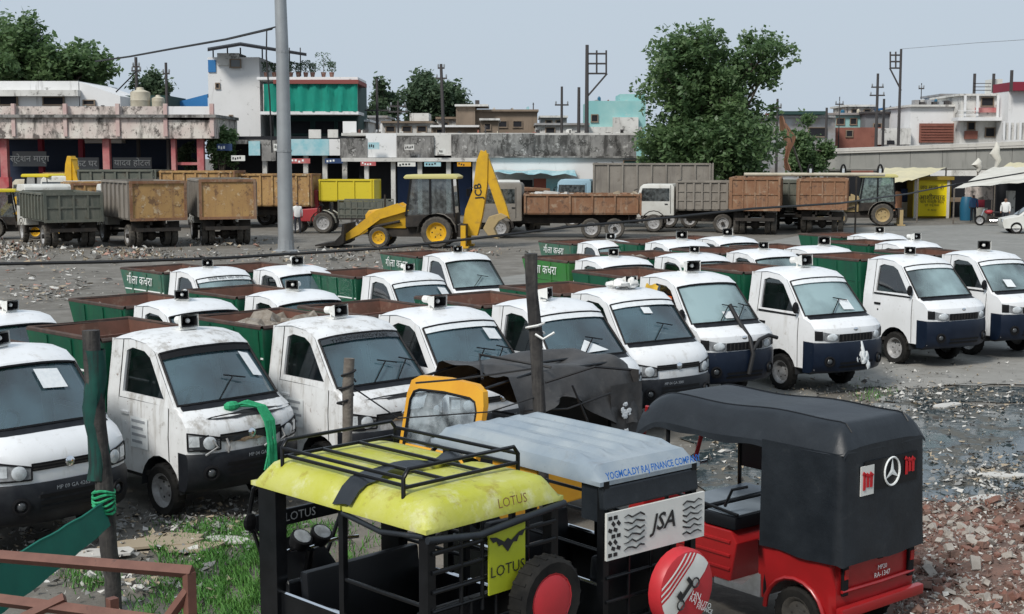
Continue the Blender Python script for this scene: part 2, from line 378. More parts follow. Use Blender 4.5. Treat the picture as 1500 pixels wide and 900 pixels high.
    for y in (-.32, .32):
        st = MB(); st.box((-.35, y, .86), (.48, .46, .16)); st.box((-.58, y, 1.18), (.13, .46, .60), ry=-.18); st.box((-.64, y, 1.54), (.08, .24, .16), ry=-.1); st.build('seat', 'seat_grey', root, bevel=.04, smooth=40)
    sw = MB(); cc = Vector((.22, -.32, 1.22)); sw.M = Matrix.Translation(cc) @ Matrix.Rotation(-1.0, 4, 'Y')
    sw.tube([(.19 * cos(a * pi / 8), .19 * sin(a * pi / 8), 0) for a in range(17)], .015, 5, caps=False); sw.box((0, 0, 0), (.36, .04, .02)); sw.M = None; sw.tube([tuple(cc), (.45, -.32, 1.05)], .02, 5); sw.build('steering_wheel', 'dark_trim', root)
    # bumper
    bm_ = MB(); rows = [[rowpt(r, s) for s in SS] for r in bum]; bm_.grid(rows)
    for sg in (-1, 1):
        R = []
        for r in bum:
            p = rowpt(r, sg); R.append([p, (max(wx + .36, .56), sg * .705, p[2])])
        bm_.grid(R)
    bm_.poly([rows[0][j] for j in range(n)] + [(nose[-1][0] - .2, .68, bum[0][1]), (nose[-1][0] - .2, -.68, bum[0][1])])
    b = bm_.build('bumper', bump or ('navy_plastic' if kind == 'B' else 'black_plastic'), root, smooth=40)
    for sg in (-1, 1):
        fl = MB(); p = rowpt(surf(bum, sg * .72, .56), sg * .72); fl.M = Matrix.Translation(p) @ Matrix.Rotation(sg * .42, 4, 'Z')
        fl.lathe([(.085, -.03), (.085, .018), (.065, .022), (.06, .0), (.001, .01)], axis='x', n=14); fl.build('fog_lamp', 'dark_trim', b, smooth=40)
        bl = MB(); bl.M = fl.M; bl.ball((.0, 0, 0), .045, 8, sc=(.5, 1, 1)); bl.build('fog_lens', 'fog_glass', b, smooth=60)
    sl_ = MB()
    for z in ((.52, .58, .64) if kind == 'A' else (.47, .53)): patch(sl_, bum, -.48, .48, z - .02, z + .015, .004, 8, 1)
    sl_.build('bumper_slot', 'dark_trim', b)
    # lamps, grille
    if kind == 'A':
        for sg in (-1, 1):
            h = MB(); patch(h, nose, sg * .56, sg * .998, .80, .95, .008, 8, 5, lambda u, v, s, z: (s, z + .035 * u * (1 - v) - .03 * (1 - u) * (1 - v)))
            hl = h.build('headlight', 'lamp_housing', root, smooth=60)
            rm = MB(); c = rowpt(surf(nose, sg * .72, .875), sg * .72); rm.M = Matrix.Translation(c) @ Matrix.Rotation(sg * .3, 4, 'Z'); rm.lathe([(.07, .0), (.07, .020), (.06, .024), (.045, .030), (.001, .034)], axis='x', n=16); rm.build('reflector', 'lamp_lens', hl, smooth=40)
            o = MB(); patch(o, nose, sg * .86, sg * .985, .84, .95, .013, 3, 2); o.build('indicator', 'lamp_lens', hl)
            fr_ = MB(); loop_ = [(sg * .56, .80), (sg * .998, .80), (sg * .998, .985), (sg * .56, .92), (sg * .56, .80)]; P_ = []
            for (s_0, z_0), (s_1, z_1) in zip(loop_, loop_[1:]):
                for j in range(6): s_ = lerp(s_0, s_1, j / 6); z_ = lerp(z_0, z_1, j / 6); p_ = rowpt(surf(nose, s_, z_), s_); P_.append((p_[0] + .008, p_[1] * 1.003, p_[2]))
            fr_.tube(P_ + P_[:1], .010, 5, caps=False); fr_.build('lamp_bezel', 'dark_trim', hl)
        g = MB(); patch(g, nose, -.56, .56, .88, .955, .008, 10, 1); gr = g.build('grille', 'dark_trim', root)
        for zz in (.90, .93): q = MB(); patch(q, nose, -.54, .54, zz - .006, zz + .006, .014, 10, 1); q.build('grille_bar', 'chassis', gr)
        bd = MB(); c = rowpt(surf(nose, 0, .918), 0); bd.lathe([(.001, .022), (.045, .018), (.055, .004)], c=c, axis='x', n=14); bd.build('badge', 'chrome', gr, smooth=50)
    else:
        for sg in (-1, 1):
            h = MB(); patch(h, nose, sg * .50, sg * 1.0, .86, 1.0, .006, 7, 4, lambda u, v, s, z: (s, z + .05 * u * u - .02 * (1 - u) * (1 - v)))
            hl = h.build('headlight', 'lamp_housing', root, smooth=60)
            o = MB(); patch(o, nose, sg * .86, sg * 1.0, .885, 1.03, .011, 3, 3); o.build('indicator', 'dark_trim', hl)
            rm = MB(); c = rowpt(surf(nose, sg * .66, .93), sg * .66); rm.M = Matrix.Translation(c) @ Matrix.Rotation(sg * .35, 4, 'Z'); rm.ball((.0, .0, .0), .085, 12, sc=(.25, 1.1, .75)); rm.build('reflector', 'lamp_lens', hl, smooth=60)
        g = MB(); patch(g, nose, -.49, .49, .86, .98, .005, 8, 2); gr = g.build('grille', 'dark_trim', root)
        for sq in range(-4, 5):
            q = MB(); patch(q, nose, sq * .1 - .016, sq * .1 + .016, .87, .97, .014, 1, 1); q.build('grille_bar', 'chassis', gr)
        q = MB(); patch(q, nose, -.98, .98, .825, .85, .012, 12, 1); q.build('chrome_strip', 'chrome', gr)
        c = rowpt(surf(nose, 0, 1.04), 0); bd = MB(); bd.ball(c, .05, 8, sc=(.3, 1, .6)); bd.build('badge', 'chrome', gr, smooth=60)
    # chassis and wheels
    ch = MB()
    for y in (-.36, .36): ch.bb((-2.65, y - .04, .42), (.60, y + .04, .54))
    for x in (-2.5, -1.75, -1.0): ch.bb((x - .04, -.36, .44), (x + .04, .36, .52))
    ch.tube([(-1.85, -.6, .29), (-1.85, .6, .29)], .06, 8); ch.bb((-1.45, -.62, .34), (-.95, -.38, .58)); ch.bb((-2.72, -.66, .46), (-2.64, .66, .56))
    ch.bb((-.74, -.5, .30), (.5, .5, .42)); ch.build('chassis', 'chassis', root)
    wh = make_wheel()
    first = True
    for x, y in ((wx, -.62), (wx, .62), (-1.85, -.62), (-1.85, .62)):
        w = wh if first else copy_tree(wh); first = False; w.parent = root; w.location = (x, y, .29); w.rotation_euler = (0, RND.random() * 6, 0 if y > 0 else pi)
        if y < 0: w.rotation_euler = (0, 0, pi)
    # tipper bin
    def ring(z, off=0):
        t = (z - .82) / .97; hw = lerp(.63, .70, t) - off
        return [(-.90 - off, -hw, z), (-.90 - off, hw, z), (lerp(-2.25, -2.58, t) + off, hw, z), (lerp(-2.25, -2.58, t) + off, -hw, z)]
    bn = MB(); zs = [.82, 1.15, 1.48, 1.79]
    R = [ring(z) for z in zs]; bn.grid([r + r[:1] for r in R]); bn.poly(R[0])
    bino = bn.build('bin', bin_m, root)
    inn = MB(); R2 = [ring(z, .045) for z in (1.0, 1.79)]; inn.grid([r + r[:1] for r in R2], flip=True); inn.poly(R2[0])
    inn.bb((-1.72, -.62, 1.0), (-1.68, .62, 1.74)); inn.build('bin_lining', 'bin_rust', bino)
    rm = MB(); tp = ring(1.795, .02); rm.tube([tp[0], tp[1], tp[2], tp[3], tp[0]], .032, 6, caps=False); rm.build('bin_rim', 'rim_dark', bino)
    for sg in (-1, 1):
        for x in (-1.0, -1.55, -2.1):
            q = MB(); q.M = None; q.grid([[(x + dx, sg * (lerp(.63, .70, (z - .82) / .97) + .018), z) for dx in (-.03, .03)] for z in (.84, 1.76)])
            for dx in (-.03, .03): q.grid([[(x + dx, sg * (lerp(.63, .70, (z - .82) / .97) + o), z) for o in (-.005, .018)] for z in (.84, 1.76)])
            q.build('bin_rib', bin_m, bino)
        q = MB(); q.tube([(-.92, sg * .67, 1.42), (-2.42, sg * .67, 1.42)], .016, 5); q.build('bin_moulding', 'white_letters' if kind == 'A' else bin_m, bino)
    q = MB()
    for y in (-.5, 0, .5): q.box((-2.45, y, 1.32), (.05, .06, .92), ry=-.32)
    q.build('tailgate_rib', 'rim_dark', bino)
    # loudspeaker
    sp = MB()
    def rect(x, w, h, z=.10): return [(x, -w, z - h), (x, w, z - h), (x, w, z + h), (x, -w, z + h)]
    a, b_ = rect(.12, .135, .09), rect(-.11, .045, .045); sp.grid([a + a[:1], b_ + b_[:1]]); sp.lathe([(.001, -.22), (.055, -.22), (.055, -.11)], c=(0, 0, .10), axis='x', n=10)
    for y in (-.07, .07): sp.box((-.04, y, .025), (.03, .015, .10))
    sp.box((-.04, 0, -.012), (.26, .26, .02))
    so = sp.build('loudspeaker', 'speaker_white', root, smooth=30); so.location = (-.34, .05, 1.93); so.rotation_euler = (0, 0, -.3)
    si = MB(); c = rect(.121, .108, .064); d = rect(-.02, .035, .035); si.grid([c + c[:1], d + d[:1]]); si.poly(d); si.build('horn_mouth', 'dark_trim', so)
    sb = MB(); sb.ball((.055, 0, .10), .038, 8); sb.build('horn_cone', 'speaker_white', so, smooth=60)
    return root
def bin_text(root, m='white_letters', small='कचरा गाड़ी'):
    b = [c for c in root.children if c.name.startswith('bin')][0]
    text('गीला कचरा', .24, m, b, (-1.8, -.70, 1.60), (1, 0, 0), (0, .06, 1), ext=.012)
    text('नगर पालिक निगम', .15, m, b, (-1.74, -.675, 1.16), (1, 0, 0), (0, .06, 1), ext=.014)
    for t in [c for c in b.children if c.name.startswith('lettering')]: t.name = 'lettering'
def wpt(kind, s, t, off=.006):
    p = rowpt(lerprow(ROOF[-1], NOSE[kind][0], t), s); return (p[0] + off, p[1], p[2] + off)
def paper_on(root, kind, s0, s1, t0, t1, name='notice_paper', m='paper', skew=0):
    q = MB(); q.poly([wpt(kind, s0, t0), wpt(kind, s1, t0 + skew * .4), wpt(kind, s1 + skew * .3, t1 + skew * .3), wpt(kind, s0 + skew * .3, t1)]); return q.build(name, m, root)
def sun_strip(root, kind, txt=False, m='paper'):
    q = MB(); q.grid([[wpt(kind, s, t) for s in SS[1:-1]] for t in (.06, .17)]); o = q.build('sun_strip', m, root)
    if txt: text(txt, .075, 'black_letters', o, wpt(kind, 0, .118, .012), (0, 1, 0), (-.68, 0, .73), ext=.004, sx=1.2)
    return o
TG = 'small white tipper trucks parked in rows'
PA = make_truck('A'); PAw = make_truck('A', 'white_paint_worn', bin_m='green_bin'); PB = make_truck('B', glassm='windscreen_dusty_sheen')
PBf = make_truck('B', glassm='windscreen_dusty_sheen', bin_m='green_bin_bright'); PAf = make_truck('A', glassm='windscreen_dusty_sheen', bin_m='green_bin_faded')
PROTO = dict(A=PA, W=PAw, B=PB, F=PBf, G=PAf)
FX = 2000 / 1800
TRK = [  # kind, x, y of the loudspeaker, heading, label
 ('A', -5.62, 14.9, .84, 'white mini tipper with a square paper taped on its windscreen, first of the front row'),
 ('W', -3.98, 16.4, .82, 'battered white mini tipper with a hank of green rope hanging over its broken nose'),
 ('W', -2.25, 17.6, .76, 'dented white mini tipper with smashed headlight and a printed notice on its door'),
 ('A', -1.0, 18.75, .72, 'white mini tipper parked behind the yellow windscreen frame of the auto rickshaw'),
 ('A', .55, 19.9, .66, 'white mini tipper behind the dark upright pole, triangular paper on its dashboard'),
 ('A', 1.78, 21.6, .60, 'white mini tipper with a bundle of cloth tied on its roof, beside the orange cloth'),
 ('B', 3.25, 24.7, .55, 'white mini tipper with orange and yellow cloth stuffed in its side window'),
 ('B', 5.5, 25.9, .53, 'white mini tipper with navy bumper and a rag tied on the bumper middle'),
 ('B', 8.55, 29.1, .50, 'white mini tipper with damaged navy bumper and clear gap to its neighbour'),
 ('B', 10.55, 30.4, .48, 'white mini tipper with navy bumper and amber lamp, last of the front row'),
 ('A', -6.9, 18.3, .82, 'white mini tipper of the second row, directly behind the one with the taped paper'),
 ('A', -4.75, 19.9, .80, 'white mini tipper of the second row behind the one with green rope'),
 ('A', -3.4, 21.3, .76, 'white mini tipper of the second row behind the one with the door notice'),
 ('A', -1.95, 24.8, .70, 'white mini tipper with pale sun visor beside the grey windscreened truck'),
 ('G', -1.18, 29.8, .60, 'white mini tipper with plain grey windscreen, lettered faded green bin below the excavator'),
 ('F', 2.2, 28.7, .55, 'white mini tipper with bright green lettered bin behind the dark pole'),
 ('G', 2.42, 34.2, .52, 'white mini tipper with faded green bin, behind the bright green bin'),
 ('B', 4.25, 34.6, .52, 'white mini tipper of the back row between faded bin and the tree'),
 ('B', 5.75, 36.1, .52, 'white mini tipper of the back row below the white nosed lorry'),
 ('B', 3.98, 29.7, .54, 'white mini tipper standing right behind the one with orange cloth'),
 ('B', 5.75, 31.0, .52, 'white mini tipper standing behind the gap left of the rag bumper truck'),
 ('B', 7.3, 32.2, .50, 'white mini tipper standing alone behind the rag bumper truck'),
 ('B', 10.1, 37.5, .48, 'white mini tipper of the back row nearest the open asphalt'),
 ('B', 10.0, 34.2, .48, 'white mini tipper just in front of the hindmost one beside open asphalt'),
 ('G', -5.7, 25.8, .76, 'white mini tipper with lettered dark bin and white sun strip with writing'),
 ('A', -4.2, 26.2, .74, 'white mini tipper beside the one with the written sun strip'),
]
def place(proto, x, y, a, label, i):
    c = copy_tree(proto)
    hx, hy = sin(a), -cos(a)                                   # heading; loudspeaker sits .32 m behind the origin
    jit = RND.uniform(-.012, .012)
    k_, g_ = (1.08, .925) if i in (6, 7, 8, 9) else (1.04, .965) if i < 6 else (1.05, .95) if i in (15, 17, 18, 19, 20, 21, 22, 23) else (1, 1)
    c.scale = (k_,) * 3; x *= g_; y *= g_
    c.location = (x + .32 * hx, y + .32 * hy, 0); c.rotation_euler = (0, jit * .3, a - pi / 2)
    tag(c, label, 'truck', TG); c.name = 'mini_truck'
    for ch in c.children:
        if ch.name.startswith('loudspeaker'): ch.rotation_euler = (0, RND.uniform(-.08, .08), RND.uniform(-1.0, .6)); ch.location.y = RND.uniform(-.12, .15); ch.scale = (RND.uniform(.72, .98),) * 3
    ws = [ch for ch in c.children if ch.name.startswith('wiper')]
    for j, ch in enumerate(ws):
        if RND.random() < .45: bpy.data.objects.remove(ch)
    return c
trucks = [place(PROTO[t[0]], t[1], t[2], t[3], t[4], i) for i, t in enumerate(TRK)]
for p in PROTO.values(): rename_del(p)
KIND = {'A': 'A', 'W': 'A', 'B': 'B', 'F': 'B', 'G': 'A'}
T = trucks
for i in (0, 1, 2, 3, 4, 5):
    c = rowpt(surf(BUMP['A'], 0, .68), 0); bo_ = [ch for ch in T[i].children if ch.name.startswith('bumper')][0]
    text('MP %02d GA %04d' % (RND.choice((4, 9, 20)), RND.randrange(1000, 9999)), .055, 'grey_letters', bo_, (c[0] + .004, RND.uniform(-.15, .15), .70), (0, 1, 0), (0, 0, 1), 'number_lettering', .006)
paper_on(T[0], 'A', .10, .52, .14, .44, skew=.06)
paper_on(T[1], 'A', .58, .78, .20, .62, skew=.1); sun_strip(T[1], 'A', m='dark_trim')
for i in (3, 4, 5, 13): sun_strip(T[i], 'A')
sun_strip(T[2], 'A', 'THE ONWARD KARO', m='side_glass'); sun_strip(T[24], 'A', 'सफाई वाहन नगर निगम')
for i in (7, 8, 9): sun_strip(T[i], 'B')
paper_on(T[7], 'B', .12, .46, .60, .86, skew=.05)
q = MB(); q.poly([wpt('A', -.35, .88), wpt('A', -.05, .62), wpt('A', .42, .86)]); q.build('notice_paper', 'paper', T[4])
for i in (24, 14, 15, 16): bin_text(T[i])
for i, (s0, s1, t0, t1) in {9: (-.5, -.2, .62, .84), 12: (.2, .5, .3, .6), 13: (.5, .8, .25, .5), 18: (.1, .4, .3, .6), 11: (-.6, .5, .15, .3), 5: (-.2, .05, .2, .34), 6: (-.1, .3, .72, .88), 25: (.3, .55, .3, .55), 3: (.45, .8, .2, .42)}.items(): paper_on(T[i], KIND[TRK[i][0]], s0, s1, t0, t1, skew=.05)
# printed notice on the third truck's door
for tr, x in ((T[2], -.2), (T[1], -.1)):
    d = [c for c in tr.children if c.name.startswith('door') and 'seam' not in c.name]
    q = MB(); q.poly([(x - .2, -.712, .70), (x + .14, -.712, .70), (x + .14, -.71, 1.04), (x - .2, -.71, 1.04)]); o = q.build('door_notice', 'paper', tr)
    for j, w in enumerate((.26, .22, .28, .2)):
        q = MB(); q.poly([(x - .17, -.715, .98 - j * .075), (x - .17 + w, -.715, .98 - j * .075), (x - .17 + w, -.715, 1.01 - j * .075), (x - .17, -.715, 1.01 - j * .075)]); q.build('print_line', 'grey_letters', o)

# crash damage on the two battered trucks
for tr, sd in ((T[1], 4), (T[2], 9)):
    r = random.Random(sd)
    for s0, z0, w, h, m_ in ((-.80, .87, .26, .10, 'cabin_dark'), (-.30, .90, .42, .045, 'cabin_dark'), (.35, .90, .40, .05, 'cabin_dark'), (.84, .88, .22, .09, 'cabin_dark'), (-.1, .87, .3, .03, 'rust_patch'), (.2, 1.12, .9, .035, 'cabin_dark')):
        q = MB(); n = 14; ring = []
        for k in range(n):
            t = 2 * pi * k / n; s = max(-1, min(1, s0 + cos(t) * w * r.uniform(.6, 1.1))); z = z0 + sin(t) * h * r.uniform(.5, 1.1); p = rowpt(surf(NOSE['A'], s, z), s); ring.append((p[0] + .013, p[1] * 1.004, p[2]))
        c = rowpt(surf(NOSE['A'], s0, z0), s0)
        for k in range(n): q.poly([ring[k], ring[(k + 1) % n], (c[0] + .016, c[1] * 1.004, c[2])])
        q.build('torn_panel', m_, tr)
    for k in range(4):
        q = MB(); s = r.uniform(-.7, .6); p = rowpt(surf(NOSE['A'], s, .86), s); q.tube([(p[0] + .03, p[1], p[2] + .05), (p[0] + .06, p[1] + r.uniform(-.05, .05), p[2] - .03), (p[0] + .04, p[1] + r.uniform(-.1, .1), p[2] - .1)], .012, 5); q.build('loose_bracket', 'steel_rim', tr)

mat('waste', (.16, .13, .10), .95, var=((.30, .27, .23), 9, .9), dirt=((.45, .43, .40), 14, .58, .8, .06), bump=.6, bscale=18)
for i in (2, 4, 11, 13, 14, 19, 21, 24, 7):
    b_ = [ch for ch in T[i].children if ch.name.startswith('bin')][0]; r = random.Random(i); hh = r.uniform(1.5, 1.72)
    q = MB(); q.grid([[(lerp(-.96, -2.38, u / 12), lerp(-.61, .61, v / 9), hh + .12 * sin(u * .9 + i) * sin(v * .8) + r.uniform(-.06, .07)) for v in range(10)] for u in range(13)]); q.build('waste_load', 'waste', b_)
# ------------------------------------------------------------------ foreground: rickshaws, posts, rail
mat('yellow_roof', (.44, .45, .03), .55, var=((.52, .52, .16), 3, .8), dirt=[((.28, .20, .03), 7, .56, .7, .12), ((.16, .13, .05), 16, .62, .6, .08)], streak=((.62, .62, .38), 5, .54, .7, 1.0), bump=.25, bscale=12)
mat('grey_roof', (.23, .28, .325), .32, var=((.34, .38, .40), 3, .8), dirt=[((.18, .17, .16), 5, .58, .5, .12), ((.12, .11, .10), 18, .64, .6, .06)])
mat('black_paint', (.004, .0045, .0055), .35, var=((.011, .012, .014), 6, .7), dirt=((.07, .065, .06), 9, .66, .5), spec=.3)
mat('black_canvas', (.009, .012, .016), .45, var=((.020, .025, .031), 3, .8), dirt=((.07, .07, .07), 6, .62, .3, .14), bump=.3, bscale=7, spec=.4)
mat('tarp', (.030, .029, .029), .6, var=((.065, .062, .06), 4, .8), dirt=((.13, .12, .11), 5, .58, .5, .15), bump=.35, bscale=9)
mat('red_body', (.34, .012, .014), .3, var=((.26, .012, .012), 4, .6), dirt=((.16, .05, .04), 9, .64, .5, .12), spec=.6)
mat('red_plastic', (.55, .03, .04), .45, var=((.45, .03, .035), 8, .6))
mat('seat_vinyl', (.20, .24, .28), .4, var=((.14, .17, .2), 5, .6)); mat('vinyl_black', (.006, .007, .009), .4, spec=.35)
mat('auto_yellow', (.68, .34, .015), .45, var=((.60, .26, .012), 4, .6), dirt=((.25, .14, .04), 9, .62, .5, .1))
mat('board_white', (.70, .70, .66), .5, var=((.58, .58, .55), 6, .6)); mat('lime_board', (.42, .46, .02), .5, var=((.32, .36, .02), 5, .6))
mat('brown_letters', (.20, .10, .03), .6); mat('blue_letters', (.01, .12, .42), .6); mat('red_letters', (.5, .01, .015), .6)
mat('ribbed_steel', (.42, .43, .44), .4, .5, var=((.25, .25, .24), 10, .7))
mat('wood_dark', (.014, .013, .014), .85, var=((.06, .055, .05), 6, .8), streak=((.11, .10, .09), 18, .5, .6, .06), bump=.5, bscale=24)
mat('wood_grey', (.12, .10, .085), .9, var=((.2, .18, .15), 12, .8), bump=.6, bscale=26)
mat('rust_steel', (.13, .055, .04), .7, var=((.19, .085, .06), 8, .8), dirt=((.06, .03, .025), 16, .6, .7, .1))
mat('green_cloth', (.0, .12, .085), .75, var=((.003, .16, .11), 4, .7), dirt=((.10, .12, .09), 12, .66, .5))
mat('green_cloth_dark', (.002, .04, .034), .8, var=((.003, .075, .055), 5, .8), streak=((.012, .014, .014), 14, .48, .9, .1)); mat('wire_black', (.012, .012, .013), .6)
glass('clear_glass', (.62, .72, .78), .22, (.6, .68, .72))
def roofslab(mb, x0, x1, hw, z, h=.12, dome=.05, nx=8, ny=9, rib=0, mi=None):
    R = []
    for i in range(nx + 1):
        u = i / nx; x = lerp(x0, x1, u); row = []
        eu = min(u, 1 - u) * 2
        for j in range(ny + 1):
            v = j / ny * 2 - 1; ed = min(1, (1 - abs(v)) / (.14 if rib else .24)) * min(1, eu / (.14 if rib else .26))
            ed = 1 - (1 - ed) ** 2.2
            zz = z + h * ed + dome * (1 - v * v) * min(1, eu * 2)
            if rib and ed > .9: zz += rib * (1 if (j % 6 in (2, 3) and .12 < u < .90) else 0)
            row.append((x, v * hw, zz))
        R.append(row)
    mb.grid(R, mi, flip=True)
    b = R[0] + [r[-1] for r in R[1:]] + R[-1][::-1][1:] + [r[0] for r in R[::-1][1:-1]]
    lo = [(p[0], p[1], z - .03) for p in b]
    mb.grid([b + b[:1], lo + lo[:1]], mi); mb.poly(lo, mi)
def wheel_at(root, c, r=.22, w=.10, rim='steel_rim', turn=0, name='wheel'):
    o = make_wheel(r, w, rim); o.parent = root; o.location = c; o.rotation_euler = (0, 0, turn); o.name = name; return o
def tubes(root, name, m, paths, r=.016, n=6):
    for p in paths:
        q = MB(); q.tube(p, r, n); q.build(name, m, root, smooth=60)
def hyp(px, py, z): return at(px, py, z)
def open_rickshaw(loc, rz, label, hw, roofm, style):
    R = thing('e_rickshaw', label, 'rickshaw', loc, rz, 'three wheeled rickshaws in the foreground'); zr = 1.80; L = 1.78
    q = MB()
    if style == 'lotus': roofslab(q, .80, L, hw, zr, .135, .02, 16, 22)
    else: roofslab(q, 0, 1.92, hw, zr, .10, .012, 18, 30, .03)
    ro = q.build('roof', roofm, R, smooth=60 if style == 'lotus' else 28)
    if style == 'lotus':
        q = MB(); roofslab(q, -.02, .78, hw, zr, .135, .02, 16, 22); q.build('roof_rear', roofm, R, smooth=60)
        q = MB(); q.grid([[(.79 + dx + .05 * sin(6 * v), v * (hw + .012), zr + .155 + .02 * (1 - v * v) - .14 * max(0, abs(v) - .86) / .14 + .012 * sin(9 * v + 20 * dx)) for v in [k / 10 - 1 for k in range(21)]] for dx in (-.09, -.05, 0, .05, .09)]); q.build('joint_wrap', 'black_canvas', R, smooth=60)
        text('LOTUS', .085, 'brown_letters', R, (-.008, -.12, zr + .045), (0, -1, 0), (.25, 0, 1), ext=.02)
        # luggage rack
        zk = zr + .185
        for y in (-.46, -.16, .16, .46): tubes(R, 'rack_bar', 'black_paint', [[(.30, y, zk), (1.55, y, zk)]], .013)
        for x in (.30, 1.55): tubes(R, 'rack_hoop', 'black_paint', [[(x, -.50, zr + .06), (x, -.50, zk + .06), (x, -.46, zk + .11), (x, .46, zk + .11), (x, .50, zk + .06), (x, .50, zr + .06)]], .015)
        for x in (.30, 1.55): tubes(R, 'rack_bar', 'black_paint', [[(x, -.5, zk), (x, .5, zk)]], .013)
        for y in (-.50, .50): tubes(R, 'rack_rail', 'black_paint', [[(.30, y, zk + .06), (1.55, y, zk + .06)]], .013)
    else:
        text('YOGMCA.DY RAJ FINANCE COMPANY', .068, 'blue_letters', R, (-.008, 0, zr + .035), (0, -1, 0), (.35, 0, 1), ext=.022, sx=.80, bold=.0015)
        q = MB(); q.box((.02, 0, zr - .12), (.06, 2 * hw - .06, .16), ry=.12); q.build('roof_valance', 'black_canvas', R, bevel=.015)
        q = MB(); q.box((.95, hw - .05, zr - .12), (.5, .02, .2)); q.build('side_panel', 'auto_yellow', R)
        q = MB(); q.box((.12, hw - .05, zr - .16), (.2, .03, .26)); q.build('side_flap', 'black_canvas', R)
    h2 = hw - .06
    posts = [(.04, .04), (.85, .024), (1.62, .055)] if style == 'lotus' else [(.03, .032), (1.0, .022), (1.78, .03)]
    for x, r in posts:
        for y in (-h2, h2):
            q = MB(); q.box((x, y, (zr + .38) / 2), (2 * r * (1.8 if style == 'lotus' and x > 1.5 else 1), 2 * r * .8, zr - .38)); q.build('post', 'black_paint', R)
    # tub
    q = MB(); q.bb((.02, -h2, .34), (1.75, h2, .42)); q.build('floor', 'ribbed_steel', R)
    for y in (-h2, h2):
        q = MB(); q.box((.88, y, .72), (1.62, .02, .66)); o = q.build('side_board', 'black_paint', R)
        q = MB(); q.tube([(.04, y, 1.06), (1.70, y, 1.06)], .014, 6); q.build('top_rail', 'chrome', o)
    tubes(R, 'side_rail', 'black_paint', [[(.9, -h2, z), (1.62, -h2, z)] for z in (1.22, 1.38, 1.54)], .014)
    tubes(R, 'side_rail', 'black_paint', [[(.04, y, 1.30), (.85, y, 1.30)] for y in (-h2, h2)], .014)
    for x in (.38, 1.12):
        q = MB(); q.box((x, 0, .64), (.42, 2 * h2 - .08, .12)); q.build('seat', 'vinyl_black', R, bevel=.03, smooth=40)
        q = MB(); q.box((x - .2 if x < .5 else x + .2, 0, .98), (.09, 2 * h2 - .08, .5), ry=-.1 if x < .5 else .1); q.build('seat_back', 'vinyl_black', R, bevel=.03, smooth=40)
        q = MB(); q.box((x, 0, .5), (.38, 2 * h2 - .12, .16)); q.build('seat_base', 'black_paint', R)
    # rear ladder frame
    tubes(R, 'rear_bar', 'black_paint', [[(.0, -h2, z), (.0, h2, z)] for z in (.62, .78, .95, 1.12, 1.28)], .014)
    tubes(R, 'rear_upright', 'black_paint', [[(.0, y, .45), (.0, y, 1.3)] for y in (-.2, .0, .22)], .012)
    q = MB(); q.box((-.06, 0, .42), (.12, 2 * h2, .10)); q.build('rear_bumper', 'ribbed_steel' if style != 'lotus' else 'black_paint', R, bevel=.01)
    for y in (-h2 + .04, h2 - .04): wheel_at(R, (.36, y, .23), .23, .1, turn=0 if y > 0 else pi)
    # front: mast, wheel, handlebar
    q = MB(); q.tube([(2.25, 0, .25), (2.05, 0, .75), (1.92, 0, 1.16)], .03, 8); q.build('steering_column', 'black_paint', R)
    wheel_at(R, (2.27, 0, .23), .23, .09)
    q = MB(); q.tube([(1.84, .38, 1.2), (1.9, .2, 1.2), (1.93, 0, 1.17), (1.9, -.2, 1.2), (1.84, -.38, 1.2)], .014, 6); q.build('handlebar', 'chrome', R)
    q = MB(); q.grid([[(1.72 + .36 * u, v * (.38 - .2 * u * u), .45 + .75 * u + .05 * (1 - v * v)) for v in (-1, -.5, 0, .5, 1)] for u in (0, .25, .5, .75, 1)]); q.build('front_shield', 'black_paint', R, smooth=60)
    for y in (-.09, .09):
        q = MB(); q.M = Matrix.Translation((1.92, y, 1.25)) @ Matrix.Rotation(-.6, 4, 'Y'); q.lathe([(.07, -.05), (.08, 0), (.08, .035), (.068, .04)], axis='z', n=16); d = q.build('gauge', 'dark_trim', R, smooth=40)
        q = MB(); q.M = Matrix.Translation((1.92, y, 1.25)) @ Matrix.Rotation(-.6, 4, 'Y'); q.lathe([(.001, .042), (.064, .042)], axis='z', n=16); q.build('dial', 'lamp_lens', d)
    for y in (-.4, .4):
        tubes(R, 'front_loop', 'black_paint', [[(L - .08, y, zr), (L + .12, y, zr - .02), (L + .26, y, zr - .14), (L + .32, y, zr - .32), (L + .28, y, zr - .44)]], .018)
        tubes(R, 'front_stay', 'black_paint', [[(L + .28, y, zr - .44), (2.12, y * .4, .75)]], .016)
    q = MB(); q.box((L + .28, 0, zr - .40), (.03, .86, .12)); vb = q.build('visor_board', 'black_paint', R, bevel=.008)
    q = MB(); q.tube([(1.86, .36, 1.2), (1.90, .5, 1.42)], .008, 5); q.ball((1.9, .53, 1.47), .06, 8, sc=(.3, 1, 1.1)); q.build('mirror', 'dark_trim', R)
    if style == 'lotus':
        text('LOTUS', .09, 'grey_letters', vb, (L + .262, 0, zr - .40), (0, -1, 0), (0, 0, 1), ext=.006)
        q = MB(); q.box((-.035, -.06, 1.50), (.012, .32, .42)); bo = q.build('rear_board', 'lime_board', R)
        text('LOTUS', .10, 'black_letters', bo, (-.042, -.06, 1.43), (0, -1, 0), (0, 0, 1), ext=.004)
        q = MB()                                                     # winged emblem
        for sg in (-1, 1):
            q.poly([(-.046, -.06 + sg * p[0], 1.60 + p[1]) for p in ((0, -.06), (.03, .01), (.10, .05), (.16, .06), (.13, .02), (.10, .025), (.08, -.01), (.05, -.005))][::sg])
            q.poly([(-.046, -.06 + sg * p[0], 1.60 + p[1]) for p in ((0, -.06), (0, .03), (.03, .01))][::sg])
        q.build('emblem', 'black_letters', bo, norm=False)
